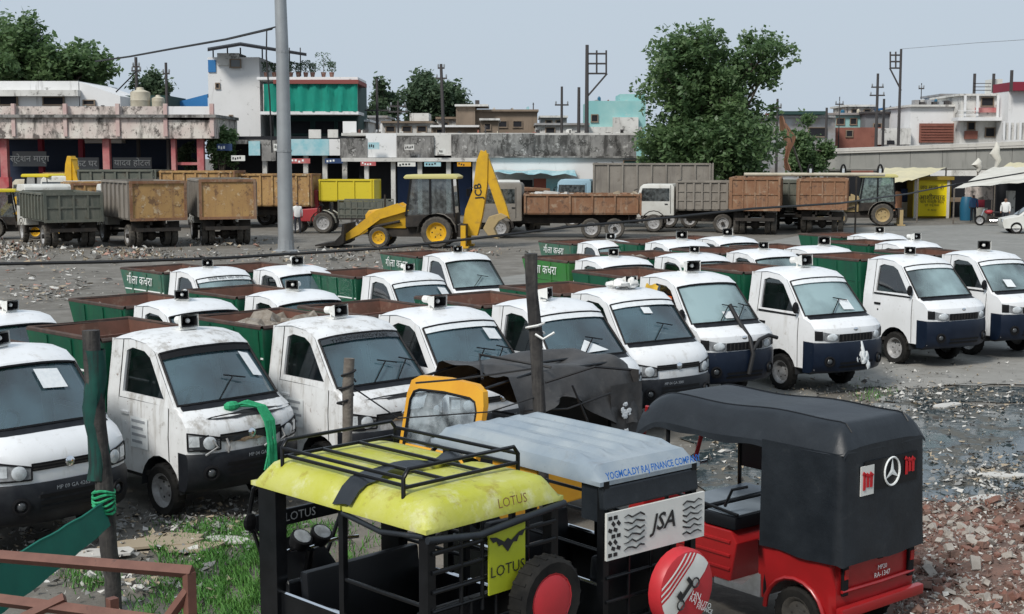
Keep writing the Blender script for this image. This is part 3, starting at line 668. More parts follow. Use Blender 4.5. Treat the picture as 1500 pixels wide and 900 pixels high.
        sp = wheel_at(R, (-.14, -.30, 1.20), .28, .15, 'red_plastic', pi / 2, 'spare_wheel')
        q = MB(); q.lathe([(.001, -.20), (.12, -.198), (.165, -.185), (.175, -.17)], c=(-.02, -.30, 1.20), axis='x', n=22); q.build('hub_cover', 'red_plastic', R, smooth=40)
        q = MB(); q.tube([(-.03, hw, zr - .06), (-.06, .2, zr - .10), (-.05, -.2, zr - .07), (-.03, -hw, zr - .05)], .024, 7); q.build('rolled_curtain', 'black_canvas', R, smooth=60)
        q = MB(); q.tube([(.02, hw - .02, zr - .05), (.4, hw, zr - .09), (.8, hw - .02, zr - .05)], .018, 7); q.build('rolled_curtain', 'black_canvas', R, smooth=60)
        q = MB(); q.box((1.46, 0, .78), (.04, 2 * h2, .70)); bk = q.build('bulkhead', 'black_paint', R); q = MB(); q.tube([(1.46, -h2, 1.135), (1.46, h2, 1.135)], .016, 6); q.build('top_rail', 'chrome', bk)
        tubes(R, 'rear_bar', 'black_paint', [[(.0, -h2, z), (.0, h2, z)] for z in (1.40, 1.52, 1.64)], .016)
        tubes(R, 'rear_upright', 'black_paint', [[(.0, y, 1.2), (.0, y, 1.78)] for y in (-.28, .12, .3)], .014)
        for y in (-h2, h2): tubes(R, 'rear_brace', 'black_paint', [[(.0, y, 1.3), (.0, 0, .6)]], .01)
    else:
        q = MB(); q.box((-.05, 0, 1.43), (.02, 2 * hw - .02, .33)); bo = q.build('name_board', 'board_white', R)
        tx = text('JSA', .17, 'black_letters', bo, (-.061, -.06, 1.45), (0, -1, 0), (0, 0, 1), ext=.004, shear=.25, bold=.003)
        for sg, n0 in ((-1, 'flame_line'), (1, 'flame_line')):
            for k in range(6):
                z = 1.32 + k * .045; y0 = -.06 + sg * .19 if sg > 0 else -.06 - .2
                q = MB(); q.tube([(-.064, y0 + sg * .04 * j, z + .012 * sin(j * 2.2 + k)) for j in range(6)], [.006, .007, .006, .006, .005, .002], 4); q.build(n0, 'black_letters', bo)
        q = MB()
        for k in range(7):
            for j in range(2): q.box((-.0615, hw - .04 - j * .05 - .03 * (k % 2), 1.30 + k * .043), (.003, .035, .026), rx=.4 * (k % 3))
        q.build('ornament', 'black_letters', bo)
        sp = wheel_at(R, (-.13, -.16, .97), .26, .14, 'black_paint', pi / 2, 'spare_wheel')
        c0 = (0, -.16, .97); q = MB(); q.lathe([(.001, -.222), (.20, -.218), (.27, -.20), (.285, -.17), (.285, -.10)], c=c0, axis='x', n=26); cv = q.build('tyre_cover', 'red_plastic', R, smooth=40)
        def strip(y0, y1, m, name, xo=-.2245):
            q = MB(); ca, sa = cos(.85), sin(.85); rows = []
            for k in range(5):
                y = lerp(y0, y1, k / 4); zm = sqrt(max(0, .262 ** 2 - y * y)); row = []
                for j in range(15):
                    z = lerp(-zm, zm, j / 14); rr = sqrt(y * y + z * z); bul = .004 * min(1, rr / .2) + (.018 * max(0, rr - .2) / .07)
                    row.append((xo + bul, -.16 + y * ca - z * sa, .97 + y * sa + z * ca))
                rows.append(row)
            q.grid(rows); return q.build(name, m, cv, smooth=60)
        strip(-.03, .12, 'board_white', 'cover_band', -.2255)
        for k in range(3): strip(.135 + k * .032, .147 + k * .032, 'board_white', 'cover_line')
        mq = MB(); mq.M = Matrix.Translation((-.237, -.16, .97)) @ Matrix.Rotation(-.72, 4, 'X') @ Matrix.Translation((0, .03, .0))
        for p in ((-.10, .0), (.10, .0)): mq.tube([(0, p[0] + .035 * cos(a * pi / 5), p[1] - .0 + .035 * sin(a * pi / 5)) for a in range(11)], .007, 4, caps=False)
        mq.box((0, 0, .03), (.006, .16, .03)); mq.box((0, .06, .06), (.006, .05, .04)); mq.box((0, -.07, .06), (.006, .03, .06)); mq.build('cycle_print', 'black_letters', cv)
        for k, (t_, sz) in enumerate((('HN', .07), ('RAJ AUTO', .055), ('FINANCE', .045))):
            d = -.075 - k * .06; a = .72
            text(t_, sz, 'white_letters', cv, (-.232, -.16 + d * cos(a) * -1 * -1, .97 + d * sin(a) * 1.0 - .02 * k), (0, -cos(a), -sin(a) * .55), (0, -sin(a) * .3, 1), ext=.008)
        q = MB()
        for k in range(7): q.box((-.10 - .0 * k, 0, .46), (.01, .9, .01))
        for k in range(6): q.box((-.18 + .03 * k, .05, .475), (.014, .8, .012))
        q.box((-.11, .05, .46), (.2, .84, .015)); q.build('rear_step', 'ribbed_steel', R)
    return R
E1 = open_rickshaw((-.10, 8.33, 0), .79 + pi / 2, 'yellow roofed electric rickshaw with black roof rack and red spare wheel', .60, 'yellow_roof', 'lotus')
E2 = open_rickshaw((.98, 9.40, 0), .70 + pi / 2, 'grey roofed electric rickshaw with white lettered board above a red tyre cover', .50, 'grey_roof', 'grey')
# red rickshaw with black canopy
def red_rickshaw(loc, rz):
    R = thing('e_rickshaw', 'red electric rickshaw with black canvas canopy and closed rear curtain', 'rickshaw', loc, rz, 'three wheeled rickshaws in the foreground'); hw = .54
    # rear tub with wheel arches
    q = MB(); zs = [.30, .36, .55, .60, .78]; wd = [.46, .50, .535, .52, .54]
    for sg in (-1, 1):
        xs = [0, .10] + [.42 + .30 * cos(pi * (1 - k / 8)) for k in range(9)] + [.80]
        for a, b in zip(xs, xs[1:]):
            def zb(x): return .30 if abs(x - .42) >= .30 else .24 + sqrt(.30 ** 2 - (x - .42) ** 2)
            q.grid([[(x, sg * lerp(.50, .54, (z_ - .3) / .5), z_) for x, z_ in ((a, max(zb(a), .30) + (.80 - max(zb(a), .30)) * t), (b, max(zb(b), .30) + (.80 - max(zb(b), .30)) * t))] for t in (0, .5, 1)])
    q.grid([[(-.02 * (1 - (v * v)) , v * lerp(.50, .54, (z - .3) / .5), z) for v in (-1, -.9, -.5, 0, .5, .9, 1)] for z in (.30, .42, .44, .62, .80)])
    q.poly([(0, -.54, .80), (0, .54, .80), (.80, .54, .80), (.80, -.54, .80)])
    q.bb((.78, -.5, .30), (.82, .5, .8))
    tub = q.build('rear_body', 'red_body', R, smooth=30)
    for sg in (-1, 1):
        q = MB(); q.tube([(.42 + .31 * cos(pi * (1 - k / 10)), sg * .515, .24 + .31 * sin(pi * k / 10)) for k in range(11)], .022, 6); q.build('wheel_arch_lip', 'red_body', tub, smooth=60)
        q = MB(); q.box((-.025, sg * .44, .63), (.03, .07, .26)); o = q.build('tail_lamp', 'dark_trim', R, bevel=.01)
        q = MB(); q.box((-.042, sg * .44, .68), (.01, .05, .08)); q.build('lens', 'red_lens', o)
    q = MB(); q.box((-.06, 0, .38), (.07, 1.10, .09)); q.build('rear_bumper', 'red_body', R, bevel=.02, smooth=40)
    q = MB(); q.tube([(-.03, -.48, .54), (-.045, 0, .54), (-.03, .48, .54)], .014, 6); q.build('rear_crease', 'red_body', tub)
    text('MP20', .055, 'white_letters', tub, (-.026, -.04, .655), (0, -1, 0), (0, 0, 1), 'number_lettering', .01); text('RA-1347', .06, 'white_letters', tub, (-.026, -.04, .595), (0, -1, 0), (0, 0, 1), 'number_lettering', .01)
    q = MB(); q.box((-.035, .0, .76), (.03, .06, .05)); q.build('latch', 'dark_trim', R); q = MB(); q.box((-.03, -.17, .76), (.02, .12, .03)); q.build('maker_plate', 'chrome', R)
    # foot well, forward bench
    q = MB(); q.prism([(.78, .30), (1.30, .30), (1.30, .36), (.98, .36), (.82, .50), (.78, .50)], -.52, .52); q.build('footboard', 'ribbed_steel', R)
    q = MB(); q.prism([(1.12, .34), (1.95, .34), (1.95, .80), (1.12, .80), (1.05, .70)], -.52, .52); bs = q.build('bench_base', 'red_body', R, bevel=.012)
    for sg in (-1, 1):
        for z in (.46, .58, .70):
            q = MB(); q.tube([(1.12, sg * .522, z), (1.9, sg * .522, z)], .016, 5); q.build('side_rib', 'red_body', bs, smooth=60)
    for x0, x1 in ((1.06, 1.44), (1.50, 1.88)):
        q = MB(); q.box(((x0 + x1) / 2, 0, .87), (x1 - x0, 1.06, .12)); o = q.build('seat_cushion', 'vinyl_black', R, bevel=.03, smooth=40)
        q = MB(); q.box(((x0 + x1) / 2, 0, .931), (x1 - x0 - .06, 1.0, .012)); q.build('seat_top', 'seat_vinyl', o, bevel=.004)
    q = MB(); q.box((.30, 0, .88), (.5, 1.0, .14)); q.build('rear_seat', 'vinyl_black', R, bevel=.03)
    q = MB(); q.box((1.47, -.50, 1.22), (.9, .03, .26)); q.build('side_backrest', 'vinyl_black', R, bevel=.01)
    for x in (.74, 1.92):
        for sg in (-1, 1):
            q = MB(); q.tube([(x, sg * .50, .34), (x, sg * .48, 1.58)], .02, 7); q.build('post', 'black_paint', R)
    tubes(R, 'grab_rail', 'black_paint', [[(1.05, .51, .95), (1.90, .51, 1.02)], [(1.2, .51, 1.0), (1.12, .51, 1.16), (1.0, .45, 1.2)]], .014)
    # canopy
    def top(u, v):
        x = -.06 + 2.36 * u; ed = abs(v); bow = .018 * cos(2 * pi * (x - .74) / 1.18)      # the cloth sags between the hoops
        z = 1.905 - .05 * u + bow * (1 - .5 * ed) - max(.24 * max(0, (ed - .68) / .32) ** 2, .20 * max(0, (.06 - u) / .06) ** 2) - .16 * max(0, (u - .84) / .16) ** 2
        return (x, v * (.562 - .03 * u) * (1 - .03 * max(0, (.06 - u) / .06) * ed), z)
    q = MB(); q.grid([[top(u / 44, v / 20 * 2 - 1) for v in range(21)] for u in range(45)]); ca = q.build('canopy', 'black_canvas', R, smooth=60)
    q = MB()
    for sg in (-1, 1):
        q.grid([[(p[0], p[1] * (1 + .008 * k), p[2] - .055 * k - .010 * k * sin(p[0] * 11 + sg)) for p in [top(u / 44, sg) for u in range(15, 45)]] for k in (0, 1)])
    q.build('canopy_skirt', 'black_canvas', R, smooth=60)
    q = MB(); q.grid([[(-.06 - .004 * k, p[1], p[2] - .03 * k) for p in [top(0, v / 20 * 2 - 1) for v in range(21)]] for k in (0, 1)]); q.build('canopy_hem', 'black_canvas', R, smooth=60)
    q = MB()
    for v in (-.68, .68): q.tube([(p[0], p[1], p[2] + .003) for p in [top(u / 44, v) for u in range(1, 44)]], .006, 4)
    q.build('seam', 'vinyl_black', ca)
    path = [(.76 - .1 * k, .556) for k in range(8)] + [(.01 - .072 * sin(pi / 2 * k / 5), .484 + .072 * cos(pi / 2 * k / 5)) for k in range(6)]
    path += [(-.062, .484 - .15 * k) for k in range(1, 4)]; path = path + [(x, -y) for x, y in path[::-1]]
    n_ = len(path); rows = []
    for t in range(11):
        row = []
        for k, (x, y) in enumerate(path):
            u = t / 10; fold = .008 * sin(k * 1.9) * (.2 + u) + .008 * sin(k * .7 + t * .4) * u; sc_ = 1 + (.02 + fold) * u; zt_ = 1.715 - .045 * min(1, abs(y) / .55) ** 4
            row.append((x * 1.0 - (.03 * u if x < .1 else 0) - fold * .5, y * sc_, lerp(zt_, .765 + .01 * sin(k), u)))
        rows.append(row)
    q = MB(); q.grid(rows); rc = q.build('rear_curtain', 'black_canvas', R, smooth=60)
    q = MB(); q.box((-.075, -.06, 1.46), (.012, .70, .24)); q.build('curtain_panel', 'vinyl_black', rc)
    # ring with three-pointed star
    q = MB(); c = Vector((-.088, -.06, 1.46)); q.tube([c + Vector((0, .10 * cos(a * pi / 14), .115 * sin(a * pi / 14))) for a in range(29)], .009, 5, caps=False)
    for k in range(3):
        a = pi / 2 + k * 2 * pi / 3; tip = c + Vector((0, .10 * cos(a), .115 * sin(a)))
        for sgn in (-1, 1):
            b = c + Vector((0, .026 * cos(a + sgn * pi / 3), .026 * sin(a + sgn * pi / 3))); q.poly([c + Vector((-.004, 0, 0)), b, tip])
    q.build('star_emblem', 'white_letters', rc)
    q = MB(); q.box((-.080, .26, 1.43), (.008, .17, .24)); st = q.build('sticker', 'board_white', rc)
    for y0, m_ in ((.26, st), (-.30, rc)):
        for dx, h in ((-.045, .10), (.045, .13), (0, .09)):
            q = MB(); q.box((-.089, y0 + dx, 1.42 + (0 if y0 > 0 else .05)), (.004, .03, h)); q.box((-.089, y0 + dx, 1.44 + h / 3 + (0 if y0 > 0 else .05)), (.004, .05, .03), rx=.6); q.build('red_figure', 'red_letters', m_)
    for sg in (-1, 1): wheel_at(R, (.42, sg * .44, .235), .235, .11, 'tyre_dusty', 0 if sg > 0 else pi)
    # driver's front
    q = MB(); q.prism([(2.0, .34), (2.5, .34), (2.62, .55), (2.45, 1.0), (2.38, 1.0), (2.3, .45), (2.0, .42)], -.36, .36); q.build('front_cowl', 'red_body', R, bevel=.03)
    wheel_at(R, (2.62, 0, .235), .235, .10)
    tubes(R, 'front_post', 'red_body', [[(2.42, y, .95), (2.24, y * 1.2, 1.72)] for y in (-.36, .36)], .02)
    tubes(R, 'handlebar', 'chrome', [[(2.22, -.36, 1.1), (2.36, 0, 1.04), (2.22, .36, 1.1)]], .014)
    return R
E3 = red_rickshaw((2.99, 10.92, 0), .68 + pi / 2)
# auto rickshaw under a tarpaulin
def auto_rickshaw(loc, rz):
    R = thing('auto_rickshaw', 'auto rickshaw with yellow windscreen frame, black tarpaulin slung over its roof', 'rickshaw', loc, rz); hw = .58
    q = MB(); q.prism([(0, .30), (.35, .26), (1.9, .28), (2.45, .34), (2.5, .9), (1.1, .80), (.9, .34), (.35, .36), (.05, 1.0), (-.06, .9)], -.58, .58); q.build('body', 'auto_yellow', R, bevel=.02)
    # windscreen frame
    fr = [(y, z) for y, z in ((-hw, .95), (-hw, 1.50), (-hw + .04, 1.64), (-hw + .16, 1.70), (0, 1.72), (hw - .16, 1.70), (hw - .04, 1.64), (hw, 1.50), (hw, .95))]
    inn = [(-hw + .08, .98), (-hw + .08, 1.44), (-hw + .12, 1.53), (-hw + .2, 1.56), (0, 1.575), (hw - .2, 1.56), (hw - .12, 1.53), (hw - .08, 1.44), (hw - .08, .98)]
    def fx(z): return .02 + .22 * (z - .95)
    q = MB()
    for i in range(len(fr) - 1):
        a, b, c, d = fr[i], fr[i + 1], inn[i + 1], inn[i]
        q.poly([(fx(a[1]), *a), (fx(b[1]), *b), (fx(c[1]) - .02, *c), (fx(d[1]) - .02, *d)]); q.poly([(fx(a[1]), *a), (fx(b[1]), *b), (fx(b[1]) + .07, *b), (fx(a[1]) + .07, *a)])
    q.build('windscreen_frame', 'auto_yellow', R, smooth=40)
    q = MB(); q.tube([(fx(p[1]) - .01, *p) for p in inn], .016, 5); q.build('rubber_seal', 'dark_trim', R)
    q = MB(); q.poly([(fx(p[1]) + .01, *p) for p in inn]); q.build('windscreen', 'clear_glass', R)
    q = MB(); q.box((.22, 0, .9), (.3, 1.05, .2)); q.build('dashboard', 'cabin_dark', R, bevel=.04)
    q = MB(); q.box((.9, 0, .72), (.45, .5, .14)); q.box((1.12, 0, 1.0), (.1, .5, .45)); q.build('driver_seat', 'vinyl_black', R, bevel=.03)
    q = MB(); q.box((1.9, 0, .82), (.5, 1.05, .14)); q.box((2.2, 0, 1.1), (.1, 1.05, .5)); q.build('passenger_seat', 'vinyl_black', R, bevel=.03)
    for p in [[(.24, y, 1.66), (.9, y, 1.74), (2.3, y, 1.72)] for y in (-.5, 0, .5)] + [[(x, y, .8), (x, y, 1.7)] for x in (1.15, 2.3) for y in (-.52, .52)]: tubes(R, 'canopy_bar', 'black_paint', [p], .016)
    RR = random.Random(3)
    def tp(u, v):
        x = .55 + 1.95 * u; y = v * .66; sag = .07 * sin(u * pi) * (1 - abs(v))
        z = 1.78 + .05 * sin(u * 9 + v * 3) * .7 + .05 * cos(v * 7 + u * 5) * .5 - sag - .30 * max(0, abs(v) - .78) / .22 - .12 * max(0, u - .9) / .1
        return (x, y + .02 * sin(u * 20), z)
    q = MB(); q.grid([[tp(u / 30, v / 20 * 2 - 1) for v in range(21)] for u in range(31)])
    for sg in (-1, 1):
        E_ = [tp(u / 30, sg) for u in range(31)]
        q.grid([[(p[0] + .03 * k * sin(p[0] * 7), p[1] + sg * (.03 * k + .035 * sin(p[0] * 13 + k) * k), p[2] - (.10 + .09 * sin(p[0] * 3.2 + 1)) * k) for p in E_] for k in (0, 1, 2)])
    q.build('tarpaulin', 'tarp', R, smooth=70)
    q = MB(); q.grid([[(2.52 + .05 * sin(v * .9 + t * .4) * (t / 10), lerp(-.66, .70, v / 20), lerp(1.62, .62, t / 10)) for v in range(21)] for t in range(11)]); fl = q.build('rear_flap', 'tarp', R, smooth=70)
    q = MB(); q.grid([[(lerp(1.98, 2.52, u / 10), -.70 - .03 * sin(u * 1.3 + t * .5) * t / 8, lerp(1.50, .62, t / 8)) for u in range(11)] for t in range(9)]); q.build('side_flap', 'tarp', R, smooth=70)
    q = MB()
    for k in range(9): q.crumple((2.25 + RR.uniform(-.10, .10), -.735, 1.12 + RR.uniform(-.16, .16)), RR.uniform(.02, .05), k, (1.2, .15, .7))
    q.build('torn_print', 'paper', R)
    q = MB(); q.tube([(.4, -.3, 1.72), (.75, .1, 1.90), (1.1, -.62, 1.80)], .016, 5); q.build('bow', 'wire_black', R)
    tubes(R, 'tie_rope', 'wire_black', [[(.6, -.72, 1.42), (1.2, -.76, 1.36), (1.9, -.76, 1.44)], [(1.3, -.74, 1.60), (1.5, -.78, 1.2), (1.6, -.72, .9)]], .012)
    for y in (-.5, .5): wheel_at(R, (2.1, y, .22), .22, .1, turn=0 if y > 0 else pi)
    wheel_at(R, (-.02, 0, .22), .22, .1)
    return R
E4 = auto_rickshaw((-.80, 13.85, 0), .80)
# posts and rail
def post(name, label, base, top, r, m, knots=0, group=None):
    b, t = Vector(base), Vector(top); n = 9; q = MB(); RR = random.Random(int(b.x * 100))
    q.tube([b.lerp(t, k / n) + Vector((RR.uniform(-.012, .012), RR.uniform(-.012, .012), 0)) for k in range(n + 1)], [r * RR.uniform(.9, 1.1) for _ in range(n + 1)], 9)
    R = thing(name, label, 'post', base); o = q.build('shaft', m, None, smooth=50); o.data.transform(Matrix.Translation(-b)); o.parent = R
    return R
b = at(168, 893); P1 = post('wooden_post', 'dark wooden post wound with green cloth, tied to a green strip', b, (b.x - .14, b.y, 2.5), .075, 'wood_dark')
RR = random.Random(5)
q = MB()
q.grid([[(-.11 + .02 * sin(t) + (.086 + .012 * sin(a * 2 + t * 1.3)) * cos(a * 2 * pi / 12), (.086 + .012 * sin(a * 2 + t)) * sin(a * 2 * pi / 12), 1.18 + t * .128) for a in range(13)] for t in range(10)]); q.build('cloth_wrap', 'green_cloth_dark', P1, smooth=70)
for k in range(6):
    q = MB(); q.tube([(-.065 + .095 * cos(a * pi / 6), .095 * sin(a * pi / 6), .90 + k * .035 + .02 * sin(a + k)) for a in range(13)], .012, 5); q.build('rope_turn', 'rope_green', P1)
q = MB(); A = Vector((b.x - .05, b.y - .06, .98)); rows = []
for k in range(19):
    u = k / 18; d = A.lerp(Vector((at(-90, 870, 1.05).x, 9.0, 1.06)), u); hgt = lerp(.20, .36, min(1, u * 1.3))
    rows.append([(d.x + .06 * w, d.y + .012 * sin(u * 22 + w * 5), d.z - .03 * sin(u * pi) - hgt * w + .006 * sin(u * 31 + w)) for w in (0, .25, .5, .75, 1)])
q.grid(rows); q.tube([(r[0][0], r[0][1], r[0][2]) for r in rows], .012, 5); tag(q.build('cloth_strip', 'green_cloth', smooth=70), 'strip of green cloth stretched from the wrapped post over the steel rail', 'cloth')
P2 = post('wooden_post', 'tall black charred pole standing behind the grey rickshaw roof', (.36, 12.2, 0), (.16, 12.2, 3.14), .058, 'wood_dark')
q = MB(); q.tube([(-.15 + .08 * cos(a * pi / 5), .08 * sin(a * pi / 5), 2.42 + .01 * a) for a in range(11)], .012, 5); q.tube([(-.15, -.07, 2.42), (-.08, -.1, 2.38), (.02, -.1, 2.44)], .012, 5); q.build('wire_tie', 'speaker_white', P2)
P3 = post('wooden_stump', 'short weathered wooden stake wound with wire beside the auto rickshaw', (-1.52, 11.6, 0), (-1.39, 11.6, 2.28), .045, 'wood_grey')
for k in range(3):
    q = MB(); q.tube([(.115 - .02 * k + .06 * cos(a * pi / 5), .06 * sin(a * pi / 5), 2.08 - .12 * k + .01 * a) for a in range(11)], .010, 5); q.build('wire_turn', 'wire_black', P3)
q = MB(); q.tube([(-1.40, 11.6, 2.05), (-1.0, 11.8, 1.72), (-.2, 12.0, 1.74), (.28, 12.2, 1.86)], .007, 5); tag(q.build('barbed_wire', 'wire_black'), 'thin dark wire strung from the short stake to the black pole', 'wire')
q = MB(); q.tube([(.2, 12.2, 2.1), (-.5, 12.5, 1.95), (-.9, 12.6, 1.9)], .010, 5); q.tube([(.3, 12.15, 1.98), (.75, 12.3, 2.1), (1.1, 12.5, 2.04)], .012, 5)
tag(q.build('rope', 'wire_black'), 'dark rope knotted round the black pole over the tarpaulin', 'rope')
RL = thing('steel_rail', 'rusty red steel frame rail at the edge beside the green cloth', 'railing', (0, 0, 0))
c1 = at(277, 838, 1.42)
def bar(name, a, b_, w=.06): q = MB(); q.tube([a, b_], w / 1.4, 4); return q.build(name, 'rust_steel', RL)
lft = at(-40, 812, 1.42); bar('top_bar', tuple(lft), tuple(c1 + Vector((.02, 0, 0)))); bar('upright', tuple(c1), (c1.x, c1.y, 0)); 
l2 = at(-40, 874, 1.18); r2 = c1 + Vector((-.02, 0, -.34)); bar('lower_bar', tuple(l2), tuple(r2)); bar('brace', tuple(c1 + Vector((-.01, 0, -.12))), tuple(c1 + Vector((-.30, 0, -.52))), .05)
bar('upright', (l2.x + .9, l2.y, 1.17), (l2.x + .9, l2.y, 0)); m2 = at(95, 876, 1.2); bar('brace', tuple(m2), tuple(m2 + Vector((-.6, -.1, -.28))), .05)
# green rope hank on the second truck
rp = thing('rope_hank', 'hank of green rope hanging over the nose of the battered truck', 'rope', T[1].location, T[1].rotation_euler.z)
rp.rotation_euler = T[1].rotation_euler
for k in range(15):
    RK = random.Random(k); y = .22 + RK.uniform(-.06, .06); q = MB(); z1 = RK.uniform(.36, .55)
    q.tube([(.78 + RK.uniform(-.03, .03), y - .35, 1.24), (.84, y - .2 + RK.uniform(-.03, .03), 1.26 + RK.uniform(-.02, .04)), (.92, y - .05, 1.22), (1.0, y + RK.uniform(-.02, .02), 1.06), (1.04 + RK.uniform(-.01, .02), y + RK.uniform(-.03, .03), .8), (1.05 + RK.uniform(0, .02), y - .02 + RK.uniform(-.05, .05), z1)], .014, 5); q.build('strand', 'rope_green', rp)
q = MB(); q.ball((.80, -.14, 1.25), .07, 8, sc=(1, 1.5, .8)); q.build('knot', 'rope_green', rp)
# rag on a bumper, cloth in a window, bundle on a roof, cable over a nose
def onto(tr): 
    return tr.location.copy(), tr.rotation_euler.copy(), tr.scale.copy()
def cloth_on(name, label, cat, tr, mb, m, smooth=60):
    o = mb.build(name, m, None, smooth=smooth); o.location, o.rotation_euler, o.scale = onto(tr); return tag(o, label, cat)
q = MB(); RR = random.Random(2)
for k in range(7): q.crumple((1.02 + RR.uniform(-.02, .03), .12 + RR.uniform(-.10, .10), .58 + RR.uniform(-.12, .12)), RR.uniform(.05, .08), k, (.4, .7, 1.3))
q.tube([(.98, .1, .84), (1.04, .1, .7), (1.03, .12, .5)], .03, 6); cloth_on('rag', 'pale rag knotted round the middle of a navy bumper', 'rag', T[7], q, 'paper')
q = MB(); q.grid([[(-.48 + .55 * u / 8, -.69 + .05 * (t / 6) - .03 * sin(u * 1.3 + t), 1.66 - .38 * t / 6 - .05 * (u / 8) * (u / 8)) for u in range(9)] for t in range(7)]); cloth_on('hanging_cloth', 'orange cloth hung across the side window of a white truck', 'cloth', T[6], q, 'cloth_orange')
q = MB(); q.grid([[(-.50 + .3 * u / 6, -.715 - .02 * sin(u + t), 1.76 - .16 * t / 4 + .02 * sin(u * 2)) for u in range(7)] for t in range(5)]); cloth_on('hanging_cloth', 'yellow cloth hung above the orange one at the truck window', 'cloth', T[6], q, 'cloth_yellow')
q = MB()
for k in range(7): q.crumple((-.34 + RR.uniform(-.10, .10), RR.uniform(-.16, .16), 1.98 + RR.uniform(-.03, .05)), RR.uniform(.07, .10), k, (1.2, 1.3, .7))
cloth_on('cloth_bundle', 'bundle of pale dirty cloth tied over a roof loudspeaker', 'bundle', T[5], q, 'speaker_white')
q = MB(); q.tube([(.62, .0, 1.50), (.74, .05, 1.30), (.98, .10, 1.02), (1.06, .1, .8), (1.04, .04, .5)], .035, 7); q.tube([(1.05, .1, .85), (1.02, .25, 1.0), (1.0, .45, 1.05), (1.0, .62, 1.0)], .03, 7); cloth_on('rubber_hose', 'black rubber hose looped over the front of the orange cloth truck', 'hose', T[6], q, 'wire_black')
# ------------------------------------------------------------------ ground, puddle, litter, rubble, grass
mat('yard_ground', (.15, .138, .118), .88, var=[((.23, .215, .19), .35, .9), ((.11, .098, .08), 1.3, .8)], dirt=[((.30, .28, .245), 2.2, .56, .6, .12), ((.06, .055, .045), 3.1, .60, .6, .08), ((.36, .34, .30), 26, .66, .6, .06)], bump=.6, bscale=22, world=True)
mat('asphalt', (.22, .218, .20), .9, var=[((.28, .275, .255), .5, .9), ((.175, .17, .155), 2.4, .7)], dirt=[((.29, .28, .255), 18, .62, .5, .06), ((.09, .085, .075), 1.7, .62, .6, .1)], bump=.4, bscale=40, world=True)
mat('old_concrete', (.30, .29, .265), .85, var=((.22, .21, .19), 2, .8), dirt=((.12, .11, .09), 4, .58, .7, .1), bump=.4, world=True)
def wetmat():
    m = mat('puddle_water', (.030, .045, .048), .05, var=((.05, .065, .066), 2, .8), dirt=[((.10, .095, .08), 1.6, .51, .9, .04), ((.05, .05, .045), 4, .56, .9, .04), ((.22, .215, .20), 11, .60, .8, .04)], world=True, bump=.12, bscale=5)
    nt = m.node_tree; N = nt.nodes; L = nt.links; b = N['Principled BSDF']
    ge = N.new('ShaderNodeNewGeometry'); no = N.new('ShaderNodeTexNoise'); no.inputs['Scale'].default_value = 1.6; no.inputs['Detail'].default_value = 8; no.inputs['Roughness'].default_value = .7
    L.new(ge.outputs['Position'], no.inputs['Vector']); mr = N.new('ShaderNodeMapRange'); mr.inputs['From Min'].default_value = .48; mr.inputs['From Max'].default_value = .56; mr.inputs['To Min'].default_value = .05; mr.inputs['To Max'].default_value = .8
    L.new(no.outputs['Fac'], mr.inputs['Value']); L.new(mr.outputs[0], b.inputs['Roughness'])
wetmat()
mat('litter_pink', (.38, .22, .17), .85); mat('litter_white', (.56, .54, .50), .8, var=((.45, .44, .41), 9, .8)); mat('litter_tan', (.34, .28, .20), .85); mat('litter_grey', (.22, .22, .21), .85); mat('litter_blue', (.12, .20, .26), .6); mat('litter_red', (.32, .09, .06), .7); mat('litter_dark', (.05, .045, .04), .9)
mat('brick', (.19, .085, .062), .9, var=((.24, .13, .10), 5, .8), dirt=((.34, .30, .26), 9, .54, .8, .1), bump=.5, bscale=30)
mat('brick_dark', (.11, .075, .06), .9, var=((.22, .12, .09), 6, .8), bump=.5, bscale=30); mat('mortar_lump', (.38, .35, .31), .95, var=((.26, .23, .2), 8, .8), bump=.5, bscale=30)
mat('grass', (.05, .17, .025), .7, var=((.10, .24, .045), 3, .9), rnd=False, world=True)
g = MB(); RG = random.Random(11)
xs = [-900, -300, -120, -60] + [-30 + k * 1.5 for k in range(41)] + [60, 120, 300, 900]; ys = [-40, 0] + [4 + k * 1.5 for k in range(60)] + [120, 180, 400, 1200, 2500]
g.grid([[(x, y, 0 if abs(x) > 29 or y > 90 or y < 4 else RG.uniform(-.02, .0)) for x in xs] for y in ys]); struct(g.build('ground', 'yard_ground', smooth=80))
def sheet(name, m, px, z, jag=.15, seed=1, sub=6):
    r = random.Random(seed); P = [at(x, y) for x, y in px]; out = []
    for a, b in zip(P, P[1:] + P[:1]):
        for k in range(sub):
            p = a.lerp(b, k / sub); j = jag * (p.y / 15); out.append((p.x + r.uniform(-j, j), p.y + r.uniform(-j, j), z))
    q = MB(); q.poly(out); return struct(q.build(name, m))
sheet('asphalt_yard', 'asphalt', [(1010, 372), (1230, 335), (1620, 322), (1650, 560), (1300, 566), (1110, 596), (1000, 610), (700, 640), (640, 420)], .006, .12, 2)
sheet('concrete_apron', 'old_concrete', [(1270, 552), (1330, 535), (1650, 520), (1650, 566), (1420, 563), (1300, 574)], .012, .05, 3)
sheet('puddle', 'puddle_water', [(1000, 640), (1180, 612), (1300, 590), (1450, 596), (1620, 590), (1640, 735), (1480, 752), (1360, 738), (1180, 742), (1030, 720)], .014, .12, 4)
sheet('puddle', 'puddle_water', [(1290, 575), (1400, 566), (1560, 570), (1560, 588), (1420, 590), (1310, 592)], .010, .08, 5)
